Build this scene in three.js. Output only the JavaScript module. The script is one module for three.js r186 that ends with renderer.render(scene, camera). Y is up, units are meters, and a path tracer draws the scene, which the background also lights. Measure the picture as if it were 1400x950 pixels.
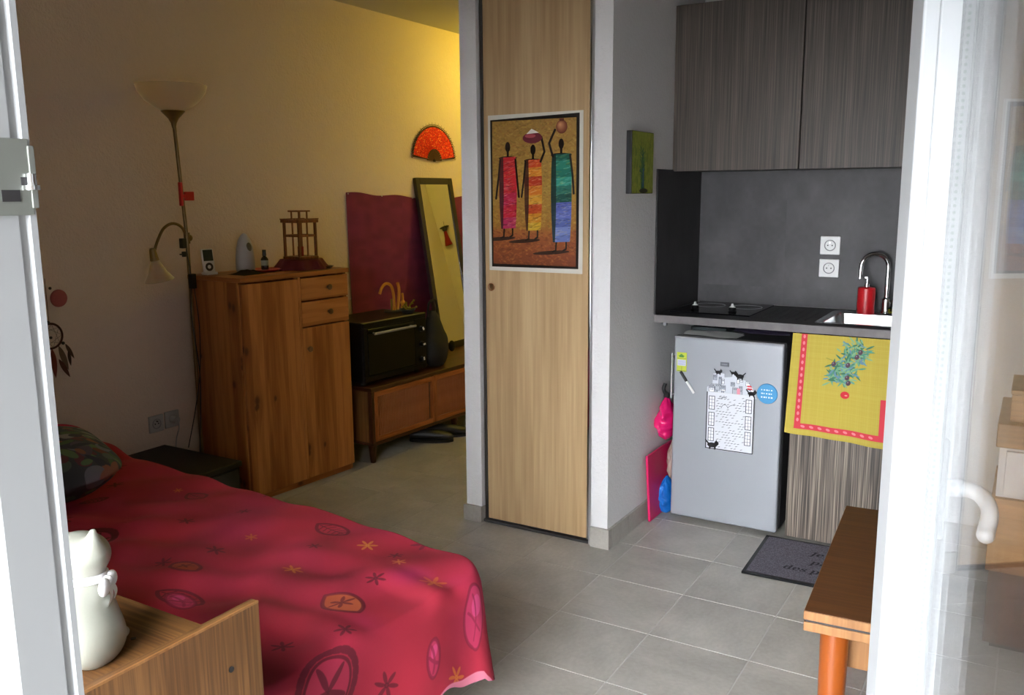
import * as THREE from 'three';
import { RoundedBoxGeometry } from 'three/addons/geometries/RoundedBoxGeometry.js';
import { mergeGeometries, mergeVertices } from 'three/addons/utils/BufferGeometryUtils.js';
import { MarchingCubes } from 'three/addons/objects/MarchingCubes.js';

// ------------------------------------------------------------------ camera, sky, exposure
const scene = new THREE.Scene();
const camera = new THREE.PerspectiveCamera(43.19, 1400 / 950, 0.02, 60);
camera.position.set(0, 1.44, 0);
camera.rotation.order = 'YXZ';
camera.rotation.set(-9.96 * Math.PI / 180, 30.86 * Math.PI / 180, -0.42 * Math.PI / 180);
camera.updateMatrixWorld(true);
const renderer = new THREE.WebGLRenderer({ antialias: true });
renderer.toneMapping = THREE.LinearToneMapping;
renderer.toneMappingExposure = 39;
renderer.shadowMap.enabled = true;

const LAMP_COLOR = [1, 0.76, 0.05], LAMP_CD = 0.0385;
{ // an overcast sky: brighter overhead, the same all round
  const w = 64, h = 32, d = new Float32Array(w * h * 4);
  for (let y = 0; y < h; y++) for (let x = 0; x < w; x++) {
    const el = Math.max(0, Math.sin(((y + 0.5) / h - 0.5) * Math.PI)), k = 0.52 + 0.85 * el, i = (y * w + x) * 4;
    d[i] = k * 0.95; d[i + 1] = k * 0.985; d[i + 2] = k * 1.03; d[i + 3] = 1;
  }
  const t = new THREE.DataTexture(d, w, h, THREE.RGBAFormat, THREE.FloatType);
  t.mapping = THREE.EquirectangularReflectionMapping; t.magFilter = t.minFilter = THREE.LinearFilter; t.needsUpdate = true;
  scene.background = t;
}

// ------------------------------------------------------------------ helpers
let seed = 7;
const rnd = () => { seed = (seed + 0x6d2b79f5) | 0; let t = Math.imul(seed ^ (seed >>> 15), 1 | seed); t = (t + Math.imul(t ^ (t >>> 7), 61 | t)) ^ t; return ((t ^ (t >>> 14)) >>> 0) / 4294967296; };
const rr = (a, b) => a + (b - a) * rnd();
const hash = (x, y, s) => { let h = Math.imul(x, 374761393) + Math.imul(y, 668265263) + Math.imul(s, 974634721); h = Math.imul(h ^ (h >>> 13), 1274126177); return ((h ^ (h >>> 16)) >>> 0) / 4294967296; };
function noise(x, y, s = 0, px = 0, py = 0) { // value noise, optional period
  const x0 = Math.floor(x), y0 = Math.floor(y), fx = x - x0, fy = y - y0, w = (v, p) => p ? ((v % p) + p) % p : v;
  const u = fx * fx * (3 - 2 * fx), v = fy * fy * (3 - 2 * fy);
  const a = hash(w(x0, px), w(y0, py), s), b = hash(w(x0 + 1, px), w(y0, py), s), c = hash(w(x0, px), w(y0 + 1, py), s), e = hash(w(x0 + 1, px), w(y0 + 1, py), s);
  return a + (b - a) * u + (c - a) * v + (a - b - c + e) * u * v;
}
const fbm = (x, y, s, o = 4) => { let r = 0, a = 0.5; for (let i = 0; i < o; i++) { r += a * noise(x, y, s + i); x *= 2; y *= 2; a *= 0.5; } return r; };
const V2 = (x, y) => new THREE.Vector2(x, y), V3 = (x, y, z) => new THREE.Vector3(x, y, z);
const lerp = (a, b, t) => a + (b - a) * t, clamp = (x, a, b) => Math.min(b, Math.max(a, x));
const srgb = (r, g, b) => new THREE.Color().setRGB(r / 255, g / 255, b / 255, THREE.SRGBColorSpace);

const taken = {};
function numbered(n) { if (!(n in taken)) { taken[n] = 0; return n; } return n + '_' + String(++taken[n]).padStart(3, '0'); }
function tag(o, label, category, group, kind) {
  if (label) o.userData.label = label; if (category) o.userData.category = category;
  if (group) o.userData.group = group; if (kind) o.userData.kind = kind; return o;
}
function thing(name, label, category, pos = [0, 0, 0], turn = 0, group) {
  const o = new THREE.Group(); o.name = numbered(name); o.position.set(...pos); o.rotation.y = turn; scene.add(o);
  return tag(o, label, category, group);
}
function struct(name, pos = [0, 0, 0], turn = 0) { const o = new THREE.Group(); o.name = numbered(name); o.position.set(...pos); o.rotation.y = turn; scene.add(o); o.userData.kind = 'structure'; return o; }
function clean(g) { // one attribute layout, so that any two geometries merge
  if (g.index) g = g.toNonIndexed();
  for (const k of Object.keys(g.attributes)) if (!['position', 'normal', 'uv'].includes(k)) g.deleteAttribute(k);
  if (!g.attributes.normal) g.computeVertexNormals();
  if (!g.attributes.uv) g.setAttribute('uv', new THREE.Float32BufferAttribute(new Float32Array(g.attributes.position.count * 2), 2));
  return g;
}
const join = (list) => list.length === 1 ? list[0] : mergeGeometries(list.map(clean));
function part(name, geo, mat, parent, pos, rot) {
  const m = new THREE.Mesh(Array.isArray(geo) ? join(geo) : geo, mat); m.name = parent === scene ? numbered(name) : name;
  if (pos) m.position.set(...pos); if (rot) m.rotation.set(...rot);
  m.castShadow = m.receiveShadow = true; parent.add(m); return m;
}
function metres(g, ou = 0, ov = 0, swap = false) { // uv in metres by the direction a face looks
  g = clean(g); const p = g.attributes.position, n = g.attributes.normal, u = g.attributes.uv;
  for (let i = 0; i < p.count; i += 3) {
    let a = 0, b = 0, c = 0; for (let k = 0; k < 3; k++) { a += Math.abs(n.getX(i + k)); b += Math.abs(n.getY(i + k)); c += Math.abs(n.getZ(i + k)); }
    for (let k = 0; k < 3; k++) {
      const x = p.getX(i + k), y = p.getY(i + k), z = p.getZ(i + k);
      let s = a >= b && a >= c ? [z, y] : b >= c ? [x, z] : [x, y]; if (swap) s = [s[1], s[0]];
      u.setXY(i + k, s[0] + ou, s[1] + ov);
    }
  }
  return g;
}
// box by its two corners
function bx(x0, x1, y0, y1, z0, z1, r = 0, ou = 0, ov = 0, swap = false) {
  const w = Math.abs(x1 - x0), h = Math.abs(y1 - y0), d = Math.abs(z1 - z0);
  const g = r > 0 ? new RoundedBoxGeometry(w, h, d, 2, Math.min(r, w / 2.01, h / 2.01, d / 2.01)) : new THREE.BoxGeometry(w, h, d);
  g.translate((x0 + x1) / 2, (y0 + y1) / 2, (z0 + z1) / 2);
  return metres(g, ou, ov, swap);
}
const cyl = (r0, r1, h, n = 24, x = 0, y = 0, z = 0) => new THREE.CylinderGeometry(r1, r0, h, n).translate(x, y + h / 2, z);
const lathe = (pts, n = 32) => new THREE.LatheGeometry(pts.map((p) => V2(...p)), n);
const tube = (pts, r, n = 24, m = 8) => new THREE.TubeGeometry(new THREE.CatmullRomCurve3(pts.map((p) => V3(...p))), n, r, m, false);
const ball = (r, x, y, z, sx = 1, sy = 1, sz = 1) => new THREE.SphereGeometry(r, 20, 14).scale(sx, sy, sz).translate(x, y, z);
function rod(a, b, r, n = 10) { const A = V3(...a), B = V3(...b), g = new THREE.CylinderGeometry(r, r, A.distanceTo(B), n); g.applyQuaternion(new THREE.Quaternion().setFromUnitVectors(V3(0, 1, 0), B.clone().sub(A).normalize())); const m = A.add(B).multiplyScalar(0.5); return g.translate(m.x, m.y, m.z); }
function extr(pts, depth, bevel = 0) { const s = new THREE.Shape(pts.map((p) => V2(...p))); return new THREE.ExtrudeGeometry(s, { depth, bevelEnabled: bevel > 0, bevelSize: bevel, bevelThickness: bevel, bevelSegments: 2, curveSegments: 12 }); }
function sdfMesh(fn, c, half, res) { // a surface where fn = 0, negative inside
  const mc = new MarchingCubes(res, new THREE.MeshStandardMaterial(), false, false, 200000); mc.isolation = 0;
  const h = res / 2;
  for (let k = 0; k < res; k++) for (let j = 0; j < res; j++) for (let i = 0; i < res; i++)
    mc.field[i + j * res + k * res * res] = -fn(c[0] + (i - h) / h * half, c[1] + (j - h) / h * half, c[2] + (k - h) / h * half) / half;
  mc.update();
  const n = mc.count, g = new THREE.BufferGeometry(), p = new Float32Array(n * 3);
  for (let i = 0; i < n * 3; i++) p[i] = mc.positionArray[i] * half + c[i % 3];
  g.setAttribute('position', new THREE.BufferAttribute(p, 3));
  const m = mergeVertices(g, 1e-5); m.computeVertexNormals(); return clean(m);
}
const smin = (a, b, k) => { const h = clamp(0.5 + 0.5 * (b - a) / k, 0, 1); return lerp(b, a, h) - k * h * (1 - h); };
function grid(nu, nv, f, close = false) { // surface from f(u, v) -> [x, y, z, s, t]
  const p = [], uv = [], ix = [];
  for (let j = 0; j <= nv; j++) for (let i = 0; i <= nu; i++) { const r = f(i / nu, j / nv); p.push(r[0], r[1], r[2]); uv.push(r[3] ?? i / nu, r[4] ?? j / nv); }
  for (let j = 0; j < nv; j++) for (let i = 0; i < nu; i++) { const a = j * (nu + 1) + i, b = a + 1, c = a + nu + 1, d = c + 1; ix.push(a, b, d, a, d, c); }
  const g = new THREE.BufferGeometry(); g.setAttribute('position', new THREE.Float32BufferAttribute(p, 3)); g.setAttribute('uv', new THREE.Float32BufferAttribute(uv, 2)); g.setIndex(ix); g.computeVertexNormals(); return g;
}

// ------------------------------------------------------------------ textures and materials
function canvasTex(w, h, draw, color = true) {
  const c = document.createElement('canvas'); c.width = w; c.height = h; const x = c.getContext('2d'); draw(x, w, h);
  const t = new THREE.CanvasTexture(c); if (color) t.colorSpace = THREE.SRGBColorSpace; t.wrapS = t.wrapT = THREE.RepeatWrapping; t.anisotropy = 8; return t;
}
function pixTex(w, h, f, color = true) { // f(x, y) -> [r, g, b] 0..255, y up
  const d = new Uint8Array(w * h * 4);
  for (let y = 0; y < h; y++) for (let x = 0; x < w; x++) { const c = f(x, y), i = (y * w + x) * 4; d[i] = clamp(c[0], 0, 255); d[i + 1] = clamp(c[1], 0, 255); d[i + 2] = clamp(c[2], 0, 255); d[i + 3] = 255; }
  const t = new THREE.DataTexture(d, w, h); if (color) t.colorSpace = THREE.SRGBColorSpace; t.wrapS = t.wrapT = THREE.RepeatWrapping; t.magFilter = t.minFilter = THREE.LinearFilter; t.generateMipmaps = true; t.needsUpdate = true; return t;
}
const std = (o) => new THREE.MeshStandardMaterial(o), phys = (o) => new THREE.MeshPhysicalMaterial(o);
const mix3 = (a, b, t) => [lerp(a[0], b[0], t), lerp(a[1], b[1], t), lerp(a[2], b[2], t)];
// grain along v; the texture spans size x size*2 metres
function wood(a, b, { size = 0.5, freq = 40, s = 1, knots = 0, knot = [60, 25, 8], rough = 0.5, stave = 0, contrast = 1 } = {}) {
  const W = 256, H = 512, K = []; let sd = s * 13;
  for (let i = 0; i < knots; i++) K.push([hash(i, 1, sd) * W, hash(i, 2, sd) * H, 4 + hash(i, 3, sd) * 5]);
  const t = pixTex(W, H, (x, y) => {
    let wx = x, dark = 0;
    for (const [kx, ky, kr] of K) { let dx = x - kx, dy = (y - ky) * 0.6; if (dx > W / 2) dx -= W; if (dx < -W / 2) dx += W; if (dy > H * 0.3) dy -= H * 0.6; if (dy < -H * 0.3) dy += H * 0.6; const r = Math.hypot(dx, dy); wx += Math.sign(dx || 1) * 14 * Math.exp(-r / (kr * 2.2)) * -1; dark = Math.max(dark, clamp(1.35 - r / kr, 0, 1) * 0.85 + 0.35 * Math.exp(-r / (kr * 1.6))); }
    const st = stave ? hash(Math.floor(x / (W / stave)), 5, s) - 0.5 : 0;
    const g1 = noise(wx / W * freq, y / H * 4, s, freq, 4), g2 = noise(wx / W * freq * 3, y / H * 9, s + 1, freq * 3, 9), g3 = noise(wx / W * 6, y / H * 3, s + 2, 6, 3);
    let c = mix3(a, b, clamp(0.5 + ((g1 - 0.5) * 0.8 + (g2 - 0.5) * 0.45 + (g3 - 0.5) * 0.5 + st * 0.7) * contrast, 0, 1));
    return mix3(c, knot, clamp(dark, 0, 1));
  });
  t.repeat.set(1 / size, 0.5 / size);
  return std({ map: t, roughness: rough, bumpMap: t, bumpScale: 0.0004 });
}
const PLASTER = pixTex(512, 512, (x, y) => { const n = noise(x / 8, y / 8, 3, 64, 64) * 0.5 + noise(x / 3.2, y / 3.2, 4, 160, 160) * 0.5 + noise(x / 32, y / 32, 5, 16, 16) * 0.5; const v = 255 * clamp(n / 1.5, 0, 1); return [v, v, v]; }, false);
PLASTER.repeat.set(1.6, 1.6);
const M = {};
M.wall = std({ color: new THREE.Color(0.72, 0.58, 0.475), roughness: 0.92, bumpMap: PLASTER, bumpScale: 0.004 });
M.smoothWall = std({ color: new THREE.Color(0.7, 0.69, 0.69), roughness: 0.85, bumpMap: PLASTER, bumpScale: 0.002 });
M.kitchenWall = std({ color: new THREE.Color(0.42, 0.42, 0.41), roughness: 0.88, bumpMap: PLASTER, bumpScale: 0.0015 });
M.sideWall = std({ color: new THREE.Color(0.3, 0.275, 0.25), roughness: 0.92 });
M.ceiling = std({ color: new THREE.Color(0.5, 0.48, 0.44), roughness: 0.95 });
M.outer = std({ color: new THREE.Color(0.05, 0.048, 0.045), roughness: 0.95 });
M.skyBlock = std({ color: new THREE.Color(0.13, 0.115, 0.1), roughness: 0.95 });  // dark tone of the added wall that blocks sky light
M.grout = std({ color: new THREE.Color(0.47, 0.46, 0.44), roughness: 0.95 });
const tileTex = (s) => { const t = pixTex(512, 512, (x, y) => { const n = (noise(x / 64, y / 64, s, 8, 8) - 0.5) * 16 + (noise(x / 20, y / 40, s + 1, 26, 13) - 0.5) * 9 + (noise(x / 4, y / 6, s + 2, 128, 85) - 0.5) * 9 + (hash(x, y, s) - 0.5) * 6; return [164 + n, 160 + n, 152 + n]; }); return t; };
M.tiles = [1, 2, 3].map((s) => std({ map: tileTex(s * 20), roughness: 0.42, color: new THREE.Color().setScalar(0.96 + 0.03 * s) }));
M.plinth = std({ map: tileTex(90), roughness: 0.45 });
M.oak = wood([200, 172, 130], [166, 136, 96], { size: 0.6, freq: 60, s: 4, rough: 0.55, contrast: 0.7 });
M.pine = wood([190, 122, 62], [146, 82, 34], { size: 0.42, freq: 24, s: 9, knots: 7, knot: [92, 44, 16], stave: 6, rough: 0.45 });
M.brown = wood([132, 92, 50], [88, 56, 27], { size: 0.3, freq: 84, s: 15, rough: 0.5 });
M.bench = wood([104, 62, 20], [78, 42, 10], { size: 0.3, freq: 36, s: 21, rough: 0.62, contrast: 0.6 });
M.benchEdge = wood([158, 112, 66], [126, 84, 44], { size: 0.3, freq: 30, s: 24, rough: 0.5 });
M.teak = wood([142, 78, 40], [92, 44, 18], { size: 0.3, freq: 40, s: 28, rough: 0.42 });
M.teakLight = wood([186, 108, 56], [130, 68, 30], { size: 0.3, freq: 40, s: 33, rough: 0.42 });
M.teakDark = wood([84, 44, 26], [52, 26, 14], { size: 0.3, freq: 40, s: 30, rough: 0.4 });
M.orangeLeg = phys({ color: srgb(144, 70, 16), roughness: 0.32, clearcoat: 0.5, clearcoatRoughness: 0.25 });
const lamTex = (s, k, c) => { const t = pixTex(512, 256, (x, y) => { const wob = (noise(x / 20, y / 128, s + 8, 25, 2) - 0.5) * 5; const n = noise((x + wob) / 512 * 92, y / 85.34, s, 92, 3), n2 = noise((x + wob) / 512 * 190, y / 36.58, s + 1, 190, 7), n3 = noise(x / 25.6, y / 256, s + 2, 20, 1); let v = 0.34 + ((n - 0.5) * 0.75 + (n2 - 0.5) * 0.5 + (n3 - 0.5) * 0.1) * c; v = clamp(v, 0, 1); return mix3([46, 38, 33], [202, 186, 166], v * k); }); t.repeat.set(1 / 0.27, 1 / 0.8); return t; };
M.laminate = std({ map: lamTex(41, 0.5, 0.6), roughness: 0.5 });
M.laminateLow = std({ map: lamTex(52, 0.95, 0.9), roughness: 0.5 });
M.carcass = std({ color: srgb(52, 48, 45), roughness: 0.6 });
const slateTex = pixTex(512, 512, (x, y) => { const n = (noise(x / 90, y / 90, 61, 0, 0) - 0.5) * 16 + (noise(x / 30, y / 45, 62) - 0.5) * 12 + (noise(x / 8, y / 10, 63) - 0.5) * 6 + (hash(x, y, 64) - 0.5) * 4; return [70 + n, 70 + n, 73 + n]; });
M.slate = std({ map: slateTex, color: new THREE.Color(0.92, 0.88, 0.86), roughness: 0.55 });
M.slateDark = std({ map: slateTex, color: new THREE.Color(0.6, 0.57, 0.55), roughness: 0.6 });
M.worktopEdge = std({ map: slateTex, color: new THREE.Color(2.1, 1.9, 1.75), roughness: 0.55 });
M.blackGlass = phys({ color: new THREE.Color(0.008, 0.008, 0.009), roughness: 0.08, clearcoat: 1 });
M.black = std({ color: new THREE.Color(0.012, 0.012, 0.013), roughness: 0.45 });
M.ovenBlack = phys({ color: new THREE.Color(0.006, 0.006, 0.007), roughness: 0.4, specularIntensity: 0.3 });
M.ovenGlass = phys({ color: new THREE.Color(0.004, 0.004, 0.005), roughness: 0.12, specularIntensity: 0.5 });
M.matBlack = std({ color: new THREE.Color(0.016, 0.016, 0.018), roughness: 0.9 });
M.dark = std({ color: new THREE.Color(0.03, 0.028, 0.03), roughness: 0.6 });
M.steel = std({ color: new THREE.Color(0.62, 0.63, 0.64), metalness: 1, roughness: 0.24 });
M.chrome = std({ color: new THREE.Color(0.75, 0.76, 0.78), metalness: 1, roughness: 0.1 });
M.brushed = std({ color: new THREE.Color(0.6, 0.6, 0.61), metalness: 0.9, roughness: 0.35 });
M.alu = std({ color: new THREE.Color(0.5, 0.5, 0.51), metalness: 0.95, roughness: 0.28 });
M.dullWhite = std({ color: new THREE.Color(0.42, 0.4, 0.39), roughness: 0.5 });
M.hallWall = std({ color: new THREE.Color(0.74, 0.7, 0.64), roughness: 0.92 });
M.brass = std({ color: new THREE.Color(0.2, 0.135, 0.06), metalness: 0.9, roughness: 0.35 });
M.pvc = phys({ color: new THREE.Color(0.4, 0.413, 0.422), roughness: 0.35 });
M.gasket = std({ color: new THREE.Color(0.2, 0.215, 0.22), roughness: 0.7 });
M.whitePlastic = std({ color: new THREE.Color(0.74, 0.74, 0.73), roughness: 0.4 });
M.greyPlastic = std({ color: new THREE.Color(0.25, 0.25, 0.26), roughness: 0.5 });
M.silver = phys({ color: new THREE.Color(0.33, 0.348, 0.375), metalness: 0.25, roughness: 0.38 });
M.glass = phys({ color: 0xffffff, transmission: 1, thickness: 0, roughness: 0, ior: 1.5, specularIntensity: 0.7 });
M.red = phys({ color: srgb(196, 24, 34), roughness: 0.35 });
M.redCloth = std({ color: srgb(140, 24, 34), roughness: 0.9 });
M.paper = std({ color: new THREE.Color(0.78, 0.78, 0.76), roughness: 0.8 });
M.mirror = std({ color: new THREE.Color(0.86, 0.86, 0.84), metalness: 1, roughness: 0.015 });

// ------------------------------------------------------------------ the room
const XL = -3.5, XR = 1.0, ZW = -0.45, ZK = -4.14, ZH = -6.7, HC = 2.51, XC0 = -2.105, XC1 = -1.417, ZC = -3.12;
const floor = struct('floor');
part('grout_bed', [bx(XL - 0.1, XR + 0.1, -0.12, -0.0015, ZW - 0.0, ZK - 0.1), bx(XL - 0.1, XC0 + 0.1, -0.12, -0.0015, ZK - 0.1, ZH - 0.1)], M.grout, floor);
{
  const sx = 0.3335, sz = 0.3345, g = 0.0038, geos = [];
  for (let k = 0; k < 6; k++) { const e = extr([[-sx / 2 + g / 2 + 0.001, -sz / 2 + g / 2 + 0.001], [sx / 2 - g / 2 - 0.001, -sz / 2 + g / 2 + 0.001], [sx / 2 - g / 2 - 0.001, sz / 2 - g / 2 - 0.001], [-sx / 2 + g / 2 + 0.001, sz / 2 - g / 2 - 0.001]], 0.006, 0.001); e.rotateX(-Math.PI / 2); e.translate(0, -0.007, 0); geos.push(metres(e, 0.37 * k + 0.2, 0.53 * k + 0.2, k % 2 === 1)); }
  for (let i = -6; i <= 9; i++) for (let j = -12; j <= 8; j++) {
    const x = -1.669 + (i + 0.5) * sx, z = -2.876 + (j + 0.5) * sz;
    const hall = z < ZK, x0 = x - sx / 2, x1 = x + sx / 2;
    if (z > ZW + 0.1 || z < ZH || x1 < XL + 0.05 || x0 > (hall ? XC0 : XR - 0.05)) continue;
    if (x0 > XC0 && x1 < XC1 && z < ZC - 0.2) continue;
    if (x > 0.9) continue;
    const m = part('tile', geos[Math.floor(rnd() * 6)], M.tiles[Math.floor(rnd() * 3)], floor); m.position.set(x, 0, z);
  }
}
const wallL = struct('wall_left'); part('plaster', bx(XL - 0.12, XL, -0.1, HC + 0.15, ZH - 0.1, ZW), M.wall, wallL);
const wallK = struct('wall_kitchen'); part('plaster', bx(XC0 + 0.06, XR + 0.12, -0.1, HC + 0.15, ZK - 0.12, ZK), M.kitchenWall, wallK);
const wallR = struct('wall_right'); part('plaster', bx(XR, XR + 0.12, -0.1, HC + 0.15, ZK, ZW), M.sideWall, wallR);
const wallH = struct('wall_hall_end'); part('plaster', bx(XL, XC0 + 0.06, -0.1, HC + 0.15, ZH - 0.12, ZH), M.hallWall, wallH);
const wallHR = struct('wall_hall_right'); part('plaster', bx(XC0, XC0 + 0.06, -0.1, HC + 0.15, ZH, ZC - 0.1), M.hallWall, wallHR);
const wallC = struct('wall_closet');
part('left_cheek', bx(XC0, -2.025, 0, HC + 0.1, ZC - 0.12, ZC), M.smoothWall, wallC);
part('right_cheek', bx(-1.492, XC1, 0, HC + 0.1, ZK, ZC), M.smoothWall, wallC);
const ceil = struct('ceiling');
part('slab', bx(XL - 0.12, XR + 0.12, HC, HC + 0.15, ZH - 0.12, ZW + 0.25), M.ceiling, ceil);
// baseboards of the same tile
const base = struct('baseboard_closet');
part('plinth', bx(XC0 - 0.012, -2.022, 0, 0.072, ZC - 0.1, ZC + 0.012, 0.002), M.plinth, base);
part('plinth', bx(-1.492, XC1 + 0.012, 0, 0.085, ZC - 0.02, ZC + 0.012, 0.002), M.plinth, base);
part('plinth', bx(XC1, XC1 + 0.012, 0, 0.085, ZC - 0.024, ZC - 0.2, 0.002), M.plinth, base);
part('plinth', bx(XC1, XC1 + 0.012, 0, 0.085, ZC - 0.204, ZC - 0.62, 0.002), M.plinth, base);
part('plinth', bx(XC1, XC1 + 0.012, 0, 0.085, ZC - 0.624, ZK, 0.002), M.plinth, base);
// window wall with the opening of the french window
const wallW = struct('wall_window'); const OX0 = -1.66, OX1 = 0.15;
part('pier', bx(XL - 0.12, OX0, -0.1, HC, ZW, ZW + 0.25), M.sideWall, wallW);
part('pier', bx(OX1, XR + 0.12, -0.1, HC, ZW, ZW + 0.25), M.sideWall, wallW);
part('lintel', bx(OX0, OX1, 2.2, HC, ZW, ZW + 0.25), M.sideWall, wallW);
part('sill', bx(OX0, OX1, -0.1, 0.0, ZW, ZW + 0.25), M.plinth, wallW);
{ const o = struct('added_shutter'); for (let i = 0; i < 9; i++) part('slat', bx(OX0 + 0.01, OX1 - 0.01, 1.76 + i * 0.05, 1.808 + i * 0.05, ZW + 0.2, ZW + 0.21, 0.003), M.pvc, o); }  // unseen lowered slats, added to keep sky light off the upper room
// the balcony outside, with a slab and a screen added against sky light
const balcony = struct('balcony');
part('balcony_floor', bx(-3.6, 2.2, -0.16, -0.02, ZW + 0.25, 1.7), M.outer, balcony);
part('added_sky_slab', bx(-3.6, 2.2, 2.5, 2.66, ZW + 0.25, 0.95), M.outer, balcony);  // overhead slab added out of view to keep high sky off the frames
part('added_side_screen', bx(-2.0, -1.9, -0.02, 2.5, ZW + 0.252, 1.7), M.outer, balcony);  // left screen added out of view to narrow the incoming sky light
const skyBlock = struct('added_sky_blocker'); part('blocker_wall', bx(0.62, 0.9, -6, 8, ZW + 0.252, 2.3), M.skyBlock, skyBlock);  // unseen wall added to block sky light from the right
const ground = struct('ground_outside'); part('ground', bx(-40, 40, -6.2, -6, -30, 40), M.outer, ground);

// sliding door of the closet
{
  const d = struct('door_1');
  part('door_panel', bx(-2.004, -1.52, 0.018, HC - 0.03, ZC - 0.045, ZC - 0.02, 0.001, 0.1, 0.3), M.oak, d);
  part('edge_profile', bx(-1.52, -1.505, 0.012, HC - 0.03, ZC - 0.05, ZC - 0.012, 0.006), M.chrome, d);
  part('edge_profile', bx(-2.019, -2.004, 0.012, HC - 0.03, ZC - 0.05, ZC - 0.016, 0.003), M.carcass, d);
  part('track', bx(-2.025, -1.492, 0, 0.012, ZC - 0.06, ZC - 0.008, 0.001), M.dark, d);
  part('side_channel', [bx(-1.505, -1.492, 0, HC, ZC - 0.06, ZC - 0.004)], M.brushed, d);
  part('back_panel', bx(-2.025, -1.492, 0, HC, ZC - 0.09, ZC - 0.075), M.dark, d);
  part('top_track', bx(-2.025, -1.492, HC - 0.03, HC, ZC - 0.06, ZC - 0.005), M.alu, d);
  const pull = part('finger_pull', lathe([[0, 0], [0.011, 0.0], [0.013, 0.003], [0.016, 0.0035], [0.0175, 0.002], [0.0175, 0]], 24), M.benchEdge, d, [-1.976, 1.05, ZC - 0.02], [Math.PI / 2, 0, 0]);
}
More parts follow.
